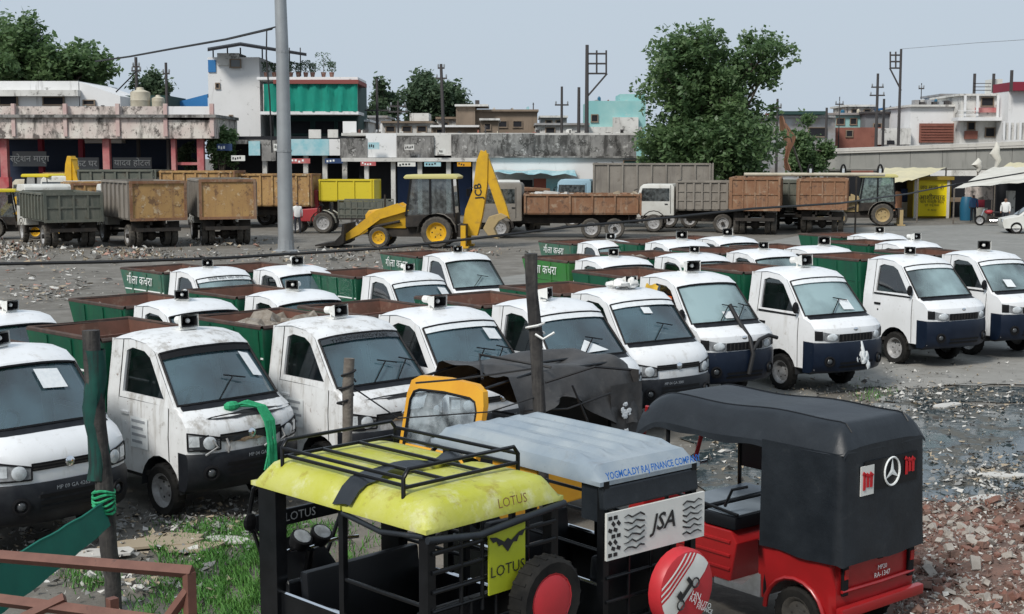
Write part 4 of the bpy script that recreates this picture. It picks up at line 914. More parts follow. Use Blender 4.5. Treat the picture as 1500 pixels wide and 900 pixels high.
def litter(name, label, spots, n, size, mats, seed=1, flat=.5, h=.04):
    r = random.Random(seed); q = MB()
    for _ in range(n):
        cx, cy, rx, ry = spots[r.randrange(len(spots))]
        px = cx + r.gauss(0, .5) * rx; py = cy + r.gauss(0, .5) * ry
        if py < 336: continue
        p = at(px, py); s = size * (.3 + r.random() ** 3 * 2); a = r.random() * pi; k = r.randrange(len(mats))
        pts = []
        nn = r.choice((4, 5, 6))
        for j in range(nn):
            t = 2 * pi * j / nn + r.uniform(-.3, .3); rr = s * r.uniform(.5, 1)
            pts.append((p.x + cos(t + a) * rr, p.y + sin(t + a) * rr * .7, .018 + r.random() ** 2 * h + (s * .4 * r.random() if r.random() > flat else 0)))
        c = (p.x, p.y, .03 + s * .35 * r.random())
        for j in range(nn): q.poly([pts[j], pts[(j + 1) % nn], c], k)
    o = q.build(name, mats, weld=False, norm=False); tag(o, label, 'litter', kind='stuff'); return o
LM = ['litter_white', 'litter_white', 'litter_tan', 'litter_grey', 'litter_tan', 'litter_dark', 'litter_grey', 'litter_pink']
litter('litter', 'litter of paper and plastic strewn under and before the lorries', [(60, 365, 110, 12), (20, 368, 60, 14), (190, 372, 60, 8), (130, 376, 200, 10), (330, 356, 90, 10), (540, 378, 150, 16), (250, 378, 120, 8), (640, 370, 160, 8), (20, 368, 50, 16), (15, 374, 40, 10), (190, 372, 40, 6)], 1600, .09, LM, 1, .4, .14)
litter('litter', 'litter strewn on the earth between parked truck rows', [(90, 415, 90, 30), (60, 430, 60, 16), (400, 375, 120, 10), (520, 400, 60, 15)], 900, .075, LM, 2)
litter('litter', 'litter floating and lying round the dirty puddle', [(1200, 600, 260, 26), (1400, 600, 160, 30), (1420, 690, 160, 50), (1110, 660, 120, 60), (1460, 700, 80, 40), (1350, 575, 160, 16)], 2600, .034, ['litter_white', 'litter_grey', 'litter_grey', 'litter_tan', 'litter_dark'], 3)
litter('litter', 'fine litter and pebbles on the earth before the battered truck', [(300, 790, 150, 40), (240, 770, 160, 30), (200, 850, 120, 40), (330, 760, 120, 30), (60, 800, 100, 60)], 1500, .035, ['litter_white', 'litter_grey', 'litter_tan', 'litter_grey', 'litter_dark'], 4)
litter('litter', 'sparse litter below the front row of trucks', [(1200, 575, 200, 20), (1050, 590, 200, 30), (1350, 540, 180, 30)], 420, .028, ['litter_grey', 'litter_tan', 'litter_dark', 'litter_white'], 5)
# torn boards on the earth
for k, (px, py, w, d, rz) in enumerate([(220, 800, .55, .2, .1), (252, 793, .42, .2, -.1), (282, 806, .32, .16, .3), (150, 815, .4, .18, .2), (335, 795, .3, .12, -.3), (1440, 735, .30, .12, .3), (1470, 700, .34, .14, -.2), (1385, 597, .36, .14, .5)]):
    r = random.Random(k); p = at(px, py); q = MB(); n = 9
    top = [(cos(2 * pi * j / n) * w * r.uniform(.7, 1.05), sin(2 * pi * j / n) * d * r.uniform(.6, 1.1)) for j in range(n)]
    q.prism(top, 0, .025, 'z'); o = q.build('torn_board', 'litter_tan' if k < 3 else 'litter_white'); o.location = (p.x, p.y, .02); o.rotation_euler = (.03, -.04, rz)
    tag(o, ['torn sheet of pale board lying on earth behind the wrapped post', 'torn pale sheet lying on puddle edge litter'][k > 4], 'board', 'torn boards on the ground' if k < 5 else 'pale sheets in the puddle')
# rubble heap
RH = thing('rubble_heap', 'heap of broken red brick and mortar rubble beside the red rickshaw', 'rubble', tuple(at(1440, 840)))
protos = []
for k in range(10):
    r = random.Random(100 + k); q = MB(); w, d, h = r.uniform(.05, .10), r.uniform(.035, .06), r.uniform(.025, .045); P = []
    for z in (-1, 1):
        for x, y in ((-1, -1), (1, -1), (1, 1), (-1, 1)): P.append((x * w * r.uniform(.6, 1.05), y * d * r.uniform(.6, 1.05), z * h * r.uniform(.6, 1)))
    q.faces(P, [(0, 3, 2, 1), (4, 5, 6, 7), (0, 1, 5, 4), (1, 2, 6, 5), (2, 3, 7, 6), (3, 0, 4, 7)])
    o = q.build('brick_fragment', ['brick', 'mortar_lump', 'brick_dark', 'mortar_lump', 'brick'][k % 5], bevel=.006); protos.append(o.data); bpy.data.objects.remove(o)
def heapz(p): return max(0, .10 + .10 * sin(p.x * 2.1 + 1) * cos(p.y * 1.7))
r = random.Random(21); base = RH.location
for k in range(290):
    px = r.uniform(1325, 1520); py = r.uniform(745, 935)
    if px < 1360 and r.random() < .6: px += 80
    p = at(px, py); o = bpy.data.objects.new('brick_fragment', protos[r.randrange(10)]); S.collection.objects.link(o); o.parent = RH
    o.location = (p.x - base.x, p.y - base.y, heapz(p) * r.uniform(.3, 1) + .02); s = r.uniform(.45, 1.15); o.scale = (s, s, s); o.rotation_euler = (r.uniform(-.7, .7), r.uniform(-.7, .7), r.random() * 6)
q = MB()
for k in range(9000):
    p = at(r.uniform(1310, 1540), r.uniform(735, 950)); s = r.uniform(.008, .035); z = heapz(p) * r.uniform(.4, 1)
    c = Vector((p.x - base.x, p.y - base.y, z + .012)); A = [c + Vector((r.uniform(-1, 1), r.uniform(-1, 1), r.uniform(-.6, .8))) * s for _ in range(4)]
    q.faces(A, [(0, 1, 2), (0, 1, 3), (1, 2, 3), (0, 2, 3)], r.choice((0, 1, 1, 2, 2, 3)))
o = q.build('rubble_grit', ['brick', 'brick_dark', 'mortar_lump', 'litter_white'], RH, weld=False); o['kind'] = 'stuff'
q = MB(); hx = [[at(lerp(1300, 1560, i / 16), lerp(735, 960, j / 14)) for i in range(17)] for j in range(15)]
q.grid([[(p.x - base.x, p.y - base.y, heapz(p) * .85 * min(1, i / 2) * min(1, j / 2) + .004) for i, p in enumerate(row)] for j, row in enumerate(hx)]); q.build('rubble_bed', 'brick_dark', RH, smooth=60)
# grass
q = MB(); r = random.Random(31)
for k in range(17000):
    px = r.gauss(360, 85); py = r.uniform(765, 960)
    e = 190 + (900 - py) * .35 + 18 * sin(py * .07)
    if px < e or px > 560: continue
    if py < 800 and r.random() < .6 - .5 * (px > 300): continue
    if sin(px * .09 + 2) * sin(py * .11) > .25 and r.random() < .75: continue
    p = at(px, py); h = r.uniform(.03, .10); a = r.random() * 6.3; w = .006; dx, dy = cos(a), sin(a); b = h * r.uniform(.2, .9)
    q.poly([(p.x - dy * w, p.y + dx * w, 0), (p.x + dy * w, p.y - dx * w, 0), (p.x + dx * b * .5 + dy * w * .6, p.y + dy * b * .5 - dx * w * .6, h * .7), (p.x + dx * b, p.y + dy * b, h)])
for cx, cy, n in ((130, 855, 260), (110, 840, 120), (300, 780, 300), (1275, 578, 160)):
    for k in range(n):
        p = at(cx + r.gauss(0, 16), cy + r.gauss(0, 6)); h = r.uniform(.03, .12); a = r.random() * 6.3; w = .007; dx, dy = cos(a), sin(a)
        q.poly([(p.x - dy * w, p.y + dx * w, 0), (p.x + dy * w, p.y - dx * w, 0), (p.x + dx * h * .5, p.y + dy * h * .5, h)])
tag(q.build('grass', 'grass', weld=False, norm=False), 'patch of short green grass beside the yellow rickshaw', 'grass', kind='stuff')
# ------------------------------------------------------------------ lorries, excavators and tractor across the yard
mat('rust_tan', (.42, .26, .10), .8, var=((.34, .19, .075), 1.5, .8), dirt=[((.13, .07, .04), 2.6, .53, .85, .08), ((.58, .48, .32), 3.0, .56, .7, .08), ((.10, .06, .04), 9, .6, .8, .05)], streak=((.20, .11, .06), 3, .52, .6), bump=.3)
mat('rust_brown', (.20, .095, .05), .85, var=((.28, .16, .09), 1.5, .8), dirt=[((.09, .05, .035), 3, .54, .8, .08), ((.36, .27, .19), 2.2, .57, .7, .08)], streak=((.32, .25, .18), 4, .53, .6))
mat('mud_grey', (.20, .18, .155), .85, var=((.27, .245, .21), 1.2, .8), dirt=((.11, .09, .07), 3, .58, .7, .12), streak=((.13, .115, .10), 3, .52, .6))
mat('grey_green', (.085, .095, .078), .8, var=((.15, .15, .12), 1.5, .8), dirt=((.06, .045, .03), 3, .56, .7, .12), streak=((.20, .19, .16), 4, .56, .5))
mat('lorry_white', (.66, .66, .62), .45, var=((.54, .53, .48), 1.5, .8), dirt=((.22, .17, .12), 3, .58, .6, .12))
mat('lorry_cream', (.52, .48, .38), .55, var=((.40, .35, .26), 1.5, .8), dirt=((.2, .14, .09), 3, .58, .6, .12))
mat('excavator_yellow', (.66, .38, .01), .45, var=((.48, .27, .02), 2, .7), dirt=((.20, .13, .05), 4, .60, .6, .12))
mat('excavator_dust', (.40, .30, .14), .75, var=((.30, .22, .12), 2, .8), dirt=((.2, .15, .1), 4, .58, .6, .12))
mat('cream_roof', (.55, .50, .20), .6); mat('yellow_body', (.62, .50, .02), .5, dirt=((.25, .2, .05), 3, .62, .5, .12)); mat('dark_iron', (.022, .020, .019), .75, var=((.055, .045, .036), 3, .8), spec=.3)
mat('red_cab', (.33, .03, .035), .5, dirt=((.15, .05, .04), 3, .6, .6, .12)); mat('blue_cab', (.28, .42, .50), .5)
glass('far_glass', (.4, .46, .48), .10, (.5, .55, .55)); glass('green_glass', (.4, .55, .52), .25, (.35, .45, .42))
BIG = {}
def bigwheel(root, c, r=.50, w=.28, m='tyre_dusty', rim='steel_rim', flip=False):
    k = (r, w, m, rim)
    if k not in BIG:
        o = make_wheel(r, w, rim, m); BIG[k] = o
    else: o = copy_tree(BIG[k])
    o.parent = root; o.location = c; o.rotation_euler = (0, 0, pi if flip else 0); return o
def lorry(label, loc, rz, L=4.3, zb=1.25, zt=2.85, hw=1.22, boxm='rust_tan', gatem=None, cabm='lorry_white', cab='flat', ribs=6, gate='plain', rails=0, sc=1.0, load=None):
    R = thing('lorry', label, 'lorry', loc, rz, 'lorries parked along the far side of the yard', sc); x0, x1 = -1.15, L - 1.15; t = .06
    q = MB()
    for sg in (-1, 1): q.bb((x0, sg * hw - t / 2, zb), (x1, sg * hw + t / 2, zt))
    q.bb((x1 - t, -hw, zb), (x1, hw, zt + .12)); q.bb((x0, -hw, zb - .06), (x1, hw, zb)); bx = q.build('load_box', boxm, R)
    for sg in (-1, 1):
        for k in range(ribs + 1):
            x = lerp(x0 + .05, x1 - .05, k / ribs); q = MB(); q.box((x, sg * (hw + .07), (zb + zt) / 2), (.10, .09, zt - zb - .03)); q.build('side_rib', boxm, bx)
        q = MB(); q.bb((x0 - .02, sg * hw - .09, zt), (x1 + .02, sg * hw + .11, zt + .09)); q.build('top_rail', boxm, bx)
        for k in range(rails):
            z = lerp(zb, zt, (k + 1) / (rails + 1)); q = MB(); q.box(((x0 + x1) / 2, sg * (hw + .05), z), (x1 - x0, .05, .06)); q.build('side_bar', boxm, bx)
    q = MB(); q.bb((x0 - .10, -hw - .02, zb - .05), (x0 - .03, hw + .02, zt + .02)); gt = q.build('tailgate', gatem or boxm, R)
    fm = gatem or boxm
    for y0, y1, z0, z1 in ((-hw - .05, -hw + .07, zb - .1, zt + .1), (hw - .07, hw + .05, zb - .1, zt + .1), (-hw + .07, hw - .07, zt - .02, zt + .1), (-hw + .07, hw - .07, zb - .1, zb + .02)):
        q = MB(); q.bb((x0 - .16, y0, z0), (x0 - .09, y1, z1)); q.build('gate_frame', 'rust_brown' if fm == 'rust_tan' else fm, gt)
    if gate == 'grid':
        for k in range(1, 4): q = MB(); y = lerp(-hw, hw, k / 4); q.bb((x0 - .15, y - .04, zb + .02), (x0 - .09, y + .04, zt - .02)); q.build('gate_rib', fm, gt)
        q = MB(); z = (zb + zt) / 2; q.bb((x0 - .14, -hw + .07, z - .04), (x0 - .085, hw - .07, z + .04)); q.build('gate_rib', fm, gt)
    q = MB()
    for y in (-.42, .42): q.bb((x0 + .1, y - .07, .72), (L + .8, y + .07, 1.0))
    q.tube([(0, -hw + .1, .5), (0, hw - .1, .5)], .10, 8); q.ball((0, 0, .5), .26, 8); q.tube([(L + .05, -.9, .5), (L + .05, .9, .5)], .07, 6)
    for y in (-.3, .3): q.bb((x0 + .05, y - .05, 1.0), (x1, y + .05, zb - .05))
    q.build('chassis', 'dark_iron', R)
    q = MB(); q.box((x0 + .02, 0, .80), (.1, 2.0, .16)); q.build('rear_beam', 'dark_iron', R)
    for y in (-.8, .8):
        q = MB(); q.box((x0 + .45, y, .95), (.04, .55, .4)); q.build('mudflap', 'dark_iron', R)
        for dy in (-.16, .16): bigwheel(R, (0, y + dy * (1 if y > 0 else 1), .5), flip=y < 0)
        if L > 5: bigwheel(R, (1.15, y + (.16 if y > 0 else -.16), .5), flip=y < 0)
        bigwheel(R, (L + .05, y + (.12 if y > 0 else -.12), .5), flip=y < 0)
    q = MB(); q.tube([(x1 - 1.2, -.7, .75), (x1 - .4, -.7, .75)], .22, 10); q.build('fuel_tank', 'mud_grey', R)
    c0, c1 = x1 + .12, L + 1.0
    if cab == 'flat': pf = [(c0, .85), (c1 - .05, .75), (c1, 1.5), (c1 - .12, 2.55), (c1 - .3, 2.72), (c0 + .1, 2.72), (c0, 2.6)]; win = [(c0 + .35, 1.72), (c1 - .12, 1.72), (c1 - .2, 2.42), (c0 + .35, 2.42)]
    else: pf = [(c0, .9), (c1 + .9, .85), (c1 + .95, 1.35), (c1 + .75, 1.55), (c1 + .0, 1.68), (c1 - .22, 2.42), (c1 - .4, 2.55), (c0 + .1, 2.55), (c0, 2.4)]; win = [(c0 + .25, 1.66), (c1 - .16, 1.66), (c1 - .34, 2.34), (c0 + .25, 2.34)]
    q = MB(); q.prism(pf, -1.05, 1.05); cb = q.build('cab', cabm, R, bevel=.05, smooth=35)
    for sg in (-1, 1):
        q = MB(); q.prism(win, sg * 1.03, sg * 1.065); q.build('side_window', 'far_glass', cb)
        q = MB(); q.box((c0 + .42, sg * 1.07, 1.5), (.16, .03, .05)); q.build('door_handle', 'dark_trim', cb)
        q = MB(); q.tube([(win[0][0] - .06, sg * 1.055, 2.5), (win[0][0] - .06, sg * 1.055, 1.0)], .014, 4); q.build('door_seam', 'dark_trim', cb)
        q = MB(); q.tube([(c1 - .1, sg * 1.05, 2.3), (c1 + .05, sg * 1.3, 2.25)], .02, 5); q.box((c1 + .05, sg * 1.32, 2.0), (.06, .2, .42)); q.build('mirror', 'dark_trim', cb)
        q = MB(); q.lathe([(.001, .03), (.13, .02), (.14, -.02)], c=((c1 if cab == 'flat' else c1 + .93) - .0, sg * .75, 1.08), axis='x', n=10); q.build('headlight', 'lamp_lens', cb)
    ws = [(pf[2], pf[3])] if cab == 'flat' else [(pf[4], pf[5])]
    (a, b) = ws[0]; q = MB(); e = lambda p, t_: (lerp(a[0], b[0], t_) + .012, p, lerp(a[1], b[1], t_) + .004); q.poly([e(-.92, .18 if cab == 'flat' else .06), e(.92, .18 if cab == 'flat' else .06), e(.88, .94), e(-.88, .94)]); q.build('windscreen', 'far_glass', cb)
    fx_ = c1 if cab == 'flat' else c1 + .95
    q = MB(); q.box((fx_ + .06, 0, .78), (.16, 2.2, .28)); q.build('bumper', 'dark_iron', R, bevel=.03)
    q = MB(); q.box((fx_ + .01, 0, 1.3), (.05, 1.3, .3)); q.build('grille', 'dark_trim', R)
    for sg in (-1, 1): q = MB(); q.tube([(L + .05 + .64 * cos(pi * k / 8), sg * 1.0, .5 + .64 * sin(pi * k / 8)) for k in range(9)], .07, 5); q.build('front_mudguard', 'dark_iron', R)
    if load:
        r = random.Random(int(abs(loc[0]) * 10)); q = MB()
        for k in range(60): q.box((r.uniform(x0, x1), r.uniform(-hw, hw), zt - .25 + r.random() * .35), (r.uniform(.2, .9), r.uniform(.1, .3), r.uniform(.05, .2)), r.random() * 3, r.uniform(-.3, .3), mi=r.randrange(3))
        q.build('scrap_load', ['litter_tan', 'rust_brown', 'litter_white'], R)
    return R
def gp(px, py): p = at(px, py); return (p.x, p.y, 0)
def brg(deg): return radians(90 - deg)                     # compass bearing seen from the camera (0 = straight away)
lorry('low grey green tipper lorry seen from behind beside the litter heap', gp(100, 362), brg(-31), L=4.6, zt=2.35, boxm='grey_green', gate='grid', ribs=7)
lorry('tipper lorry with smooth tan rusty tailgate and grey ribbed side', gp(222, 361), brg(-31), L=4.4, zb=1.3, zt=2.85, boxm='mud_grey', gatem='rust_tan')
lorry('tipper lorry with tan flaking tailgate close to the tall grey mast', gp(330, 358), brg(-19), L=4.4, zb=1.3, zt=2.9, boxm='mud_grey', gatem='rust_tan')
lorry('rust coloured lorry partly hidden by the tall grey mast', gp(432, 333), brg(-86), L=4.2, zb=1.3, zt=2.95, boxm='rust_tan', cabm='lorry_cream')
lorry('white cabbed lorry with dark grey box before the pink columned building', gp(205, 334), brg(-88), L=3.9, zb=1.4, zt=2.95, boxm='grey_green', cabm='lorry_white', sc=1.08)
lorry('white cabbed lorry with pale tan box before the pink columned building', gp(318, 334), brg(-88), L=3.8, zb=1.5, zt=2.95, boxm='rust_tan', cabm='lorry_white', rails=2, sc=1.06)
lorry('small tan box lorry behind the folded yellow loader arm', gp(130, 332), brg(-80), L=3.2, zb=1.6, zt=3.0, boxm='rust_tan', cabm='lorry_cream', rails=2)
lorry('big mud grey tipper lorry with pale blue cab beneath the long stained wall', gp(1010, 333), brg(-82), L=6.6, zb=1.35, zt=3.55, boxm='mud_grey', cabm='blue_cab', ribs=8)
lorry('low rusty open lorry loaded with scrap boards behind the big excavator', gp(900, 348), brg(-86), L=5.6, zb=1.25, zt=2.1, boxm='rust_brown', cabm='mud_grey', ribs=5, load=1)
lorry('long nosed white lorry with grey railed box', gp(1060, 340), brg(-78), L=3.6, zb=1.25, zt=2.65, boxm='mud_grey', cabm='lorry_white', cab='nose', ribs=8, rails=2)
lorry('rusty red tipper lorry with gridded tailgate beside the white nosed lorry', gp(1106, 343), brg(12), L=4.2, zb=1.35, zt=2.85, boxm='rust_brown', gate='grid')
lorry('rusty red tipper lorry with gridded tailgate beside the parked dusty excavator', gp(1204, 341), brg(14), L=4.2, zb=1.35, zt=2.75, boxm='rust_brown', gate='grid')
lorry('yellow bodied lorry with red cab standing beyond the tractor', gp(528, 333), brg(-84), L=3.9, zb=2.0, zt=3.4, boxm='yellow_body', cabm='red_cab', ribs=3, sc=.78)
def backhoe(label, loc, rz, sc=1.0, ym='excavator_yellow', roofm='cream_roof', gm='far_glass', word=None, hoe=True):
    R = thing('backhoe_loader', label, 'excavator', loc, rz, 'backhoe loaders in the yard', sc)
    for y in (-.85, .85): bigwheel(R, (0, y, .66), .66, .42, 'tyre_dusty', ym, flip=y < 0)
    for y in (-.80, .80): bigwheel(R, (2.45, y, .44), .44, .30, 'tyre_dusty', ym, flip=y < 0)
    q = MB(); q.bb((-.9, -.45, .45), (3.0, .45, .85)); q.build('chassis', 'dark_iron', R)
    q = MB(); q.prism([(1.35, .8), (3.05, .8), (3.1, 1.35), (2.95, 1.55), (1.35, 1.75)], -.52, .52); h = q.build('engine_hood', ym, R, bevel=.05, smooth=35)
    q = MB(); q.box((3.1, 0, 1.08), (.04, .7, .5)); q.build('radiator_grille', 'dark_trim', h); q = MB(); q.tube([(2.3, .25, 1.5), (2.3, .25, 2.2)], .04, 7); q.build('exhaust', 'dark_iron', h)
    # cab
    q = MB(); q.prism([(-.75, .95), (1.35, .85), (1.35, 1.35), (-.75, 1.45)], -.72, .72); q.build('cab_base', 'dark_iron', R, bevel=.03)
    for x, xt in ((-.72, -.62), (.30, .30), (1.33, 1.10)):
        for y in (-.72, .72): q = MB(); q.box(((x + xt) / 2, y, 2.1), (.08, .07, 1.56), ry=(xt - x) / 1.56); q.build('cab_pillar', 'dark_trim', R)
    for y in (-.70, .70):
        q = MB(); q.poly([(-.68, y, 1.42), (.27, y, 1.38), (.27, y, 2.85), (-.60, y, 2.85)]); q.build('side_window', gm, R); q = MB(); q.poly([(.33, y, 1.38), (1.29, y, 1.36), (1.08, y, 2.85), (.33, y, 2.85)]); q.build('door_window', gm, R)
    q = MB(); q.poly([(1.32, -.68, 1.36), (1.32, .68, 1.36), (1.1, .66, 2.85), (1.1, -.66, 2.85)]); q.build('windscreen', gm, R); q = MB(); q.poly([(-.72, -.68, 1.45), (-.72, .68, 1.45), (-.62, .66, 2.85), (-.62, -.66, 2.85)]); q.build('rear_window', gm, R)
    q = MB(); q.prism([(-.85, 2.86), (1.35, 2.86), (1.42, 2.92), (1.3, 3.04), (-.7, 3.06), (-.88, 2.96)], -.82, .82); q.build('cab_roof', roofm, R, bevel=.04, smooth=35)
    q = MB(); q.box((.1, 0, 1.5), (.5, .5, .14)); q.box((-.12, 0, 1.85), (.12, .5, .6)); q.build('seat', 'vinyl_black', R)
    for y in (-.86, .86): q = MB(); q.grid([[(.82 * cos(pi * k / 8) + .0, y + dy, .66 + .80 * sin(pi * k / 8)) for k in range(9)] for dy in (-.22, .22)]); q.build('rear_mudguard', 'mud_grey', R)
    # loader arms and bucket
    for y in (-.62, .62):
        q = MB(); q.prism([(1.2, 1.55), (1.7, 1.85), (2.6, 1.55), (3.5, .85), (4.05, .45), (3.95, .25), (3.3, .55), (2.4, 1.2), (1.7, 1.40)], y - .11, y + .11); q.build('loader_arm', ym, R)
        q = MB(); q.tube([(1.6, y, 1.1), (3.3, y, .75)], .06, 8); q.build('hydraulic_ram', 'dark_iron', R)
    q = MB(); q.prism([(3.9, .2), (4.1, .08), (5.1, .06), (5.12, .12), (4.3, .25), (4.0, .55), (3.95, 1.0), (3.85, 1.0)], -1.1, 1.1); q.build('front_bucket', 'dark_iron', R)
    # backhoe
    q = MB(); q.bb((-1.2, -.9, .5), (-.9, .9, 1.0)); q.build('rear_frame', 'dark_iron', R)
    for y in (-.85, .85): q = MB(); q.box((-1.1, y, .45), (.2, .2, 1.0)); q.box((-1.1, y, .05), (.45, .4, .08)); q.build('stabiliser', ym, R)
    if not hoe: return R
    q = MB(); q.prism([(-.9, .5), (-1.6, .5), (-1.8, 1.3), (-2.02, 2.6), (-2.05, 3.9), (-1.75, 4.05), (-1.58, 3.6), (-1.42, 2.4), (-1.1, 1.6)], -.24, .24); bm_ = q.build('boom', ym, R)
    q = MB(); q.prism([(-1.95, 4.05), (-1.68, 3.8), (-2.52, 1.35), (-2.95, 1.2), (-2.82, 1.7)], -.17, .17); q.build('dipper_arm', ym, R)
    q = MB(); q.tube([(-1.45, .0, 2.2), (-1.62, 0, 3.7)], .06, 8); q.build('hydraulic_ram', 'dark_iron', R)
    q = MB(); q.prism([(-2.9, 1.3), (-2.6, 1.45), (-2.1, 1.3), (-1.85, .8), (-2.1, .45), (-2.5, .35), (-2.3, .8), (-2.5, 1.1)], -.3, .3); q.build('rear_bucket', 'excavator_dust', R, bevel=.03)
    if word:
        for sg in (1, -1): text(word, .42, 'black_letters', bm_, (-1.66, sg * .245, 2.35), (.1, 0, 1), (sg, 0, -.1 * sg), ext=.008, bold=.01)
    return R
backhoe('big yellow backhoe loader with cream roof facing the tall mast', gp(645, 362), brg(-84), 1.06, word='JCB')
backhoe('dusty beige backhoe loader parked before the yellow kiosk', gp(1290, 330), brg(-80), .98, 'excavator_dust', 'cream_roof', 'green_glass', hoe=False)
backhoe('yellow backhoe loader mostly hidden behind the low grey green lorry', gp(75, 334), brg(-60), 1.0, 'excavator_yellow', 'yellow_body')
backhoe('yellow backhoe loader at the litter heap beside the low lorry', gp(-8, 350), brg(75), .8, 'excavator_yellow', 'yellow_body')
lorry('rusty tipper lorry tail wedged behind the grey green low lorry', gp(140, 345), brg(-24), L=4.0, zb=1.3, zt=2.6, boxm='rust_tan', gate='grid')
lorry('muddy tipper lorry standing behind the excavator boom', gp(760, 340), brg(-20), L=3.6, zb=1.2, zt=2.25, boxm='rust_brown', gate='grid')
lorry('muddy grey tipper lorry between the two rusty red tailgates', gp(1155, 336), brg(13), L=4.2, zb=1.35, zt=2.6, boxm='grey_green', gate='grid')
lorry('cream lorry with tan box just behind the tall mast', gp(395, 329), brg(-86), L=3.6, zb=1.5, zt=2.7, boxm='rust_tan', cabm='lorry_cream', rails=2)
# farm tractor
R = thing('tractor', 'small dark farm tractor with pale mudguards right of the mast', 'tractor', gp(478, 341), brg(-84), None, 1.0)
for y in (-.6, .6): bigwheel(R, (0, y, .55), .55, .32, flip=y < 0); bigwheel(R, (1.5, y * .9, .38), .38, .2, flip=y < 0)
q = MB(); q.prism([(.4, .6), (1.9, .6), (1.95, 1.1), (1.8, 1.2), (.4, 1.3)], -.3, .3); q.build('hood', 'red_cab', R, bevel=.04)
q = MB(); q.bb((-.4, -.35, .5), (.6, .35, .9)); q.build('gearbox', 'dark_iron', R); q = MB(); q.box((-.1, 0, 1.15), (.45, .45, .12)); q.box((-.3, 0, 1.4), (.1, .45, .4)); q.build('seat', 'vinyl_black', R)
for y in (-.6, .6): q = MB(); q.grid([[(.68 * cos(pi * k / 8), y + dy, .55 + .66 * sin(pi * k / 8)) for k in range(9)] for dy in (-.2, .2)]); q.build('mudguard', 'lorry_cream', R)
q = MB(); q.tube([(.5, 0, 1.2), (.25, 0, 1.5)], .03, 6); q.tube([(.25 + .1 * sin(k * pi / 5), .2 * cos(k * pi / 5), 1.5 + .08 * sin(k * pi / 5)) for k in range(11)], .02, 5); q.build('steering_wheel', 'dark_trim', R)
# mesh trailer
R = thing('trailer', 'green grey mesh sided trailer between tractor and excavator', 'trailer', gp(545, 342), brg(-86))
q = MB(); q.bb((-1.0, -.9, .75), (1.6, .9, .85)); q.build('bed', 'dark_iron', R)
for y in (-.9, .9):
    for k in range(9): q = MB(); x = -1 + 2.6 * k / 8; q.box((x, y, 1.3), (.05, .04, .95)); q.build('slat', 'grey_green', R)
    for z in (1.0, 1.35, 1.75): q = MB(); q.box((.3, y, z), (2.6, .05, .06)); q.build('rail', 'grey_green', R)
    q = MB(); q.box((.3, y * .97, 1.25), (2.6, .02, .8)); q.build('mesh_panel', 'grey_green', R); bigwheel(R, (.2, y, .4), .38, .2, flip=y < 0)
# long pale beam on posts with lamp hoops
xa, za = far(1090, 256, 72); xb, zb_ = far(1296, 256, 72)
R = thing('height_bar', 'long pale pipe with four lamp hoops carried above the rusty lorries', 'barrier', (xa, 72, 0))
q = MB(); q.tube([(0, 0, za), (xb - xa, 0, zb_)], .10, 8); q.build('pipe', 'lorry_cream', R, smooth=60)
for k in (0.02, .80): q = MB(); q.tube([((xb - xa) * k, 0, 0), ((xb - xa) * k, 0, za)], .05, 8); q.build('support', 'dark_iron', R)
for px in (1187, 1235, 1289):
    x = far(px, 256, 72)[0] - xa; q = MB(); q.tube([(x + .13 * cos(pi * k / 8), 0, za + .1 + .42 * sin(pi * k / 8)) for k in range(9)], .05, 6); q.build('lamp_hoop', 'dark_trim', R); q = MB(); q.box((x, 0, za + .2), (.12, .1, .22)); q.build('lamp', 'lamp_lens', R)
# white car, motorcycle, person
def car(label, loc, rz):
    R = thing('car', label, 'car', loc, rz)
    pf = [(-1.85, .32), (1.75, .28), (1.85, .55), (1.8, .78), (1.05, .95), (.45, 1.42), (.1, 1.5), (-1.1, 1.5), (-1.55, 1.35), (-1.85, .95)]
    q = MB()
    sec = [(0.0, 1.0), (.62, 1.0), (.74, .985), (.80, .95)]
    n = len(pf); rings = []
    for y in (-.80, -.74, -.60, .60, .74, .80):
        k = {.8: .94, .74: .985, .6: 1}[abs(y)]; rings.append([(x * (1 if z < .9 else k), y if z < .98 else y * .9, .3 + (z - .3) * k) for x, z in pf])
    q.grid([r_ + r_[:1] for r_ in rings]); q.poly(rings[0]); q.poly(rings[-1]); b = q.build('body', 'lorry_white', R, smooth=35)
    for sg in (-1, 1):
        for w in ([(-.1, .95), (.85, .95), (.36, 1.36), (-.1, 1.38)], [(-1.4, .97), (-.18, .95), (-.18, 1.38), (-1.1, 1.38)]):
            q = MB(); q.poly([(x, sg * (.80 - .16 * (z - .95)) + sg * .0 - sg * (.0 if z < .98 else .05), z) for x, z in w]); q.build('side_window', 'far_glass', b)
        for x in (1.15, -1.2): bigwheel(R, (x, sg * .72, .31), .31, .18, 'tyre', 'steel_rim', flip=sg < 0)
        q = MB(); q.box((1.82, sg * .55, .68), (.08, .3, .14)); q.build('headlight', 'lamp_lens', b); q = MB(); q.box((-1.84, sg * .62, .85), (.06, .16, .26)); q.build('tail_lamp', 'red_lens', b)
    q = MB(); q.poly([(1.06, -.62, .99), (1.06, .62, .99), (.5, .56, 1.40), (.5, -.56, 1.40)]); q.build('windscreen', 'far_glass', b); q = MB(); q.poly([(-1.72, -.6, 1.02), (-1.72, .6, 1.02), (-1.52, .55, 1.34), (-1.52, -.55, 1.34)]); q.build('rear_window', 'far_glass', b)
    return R
car('white hatchback car at the edge of the asphalt near the stalls', gp(1518, 342), brg(-80))
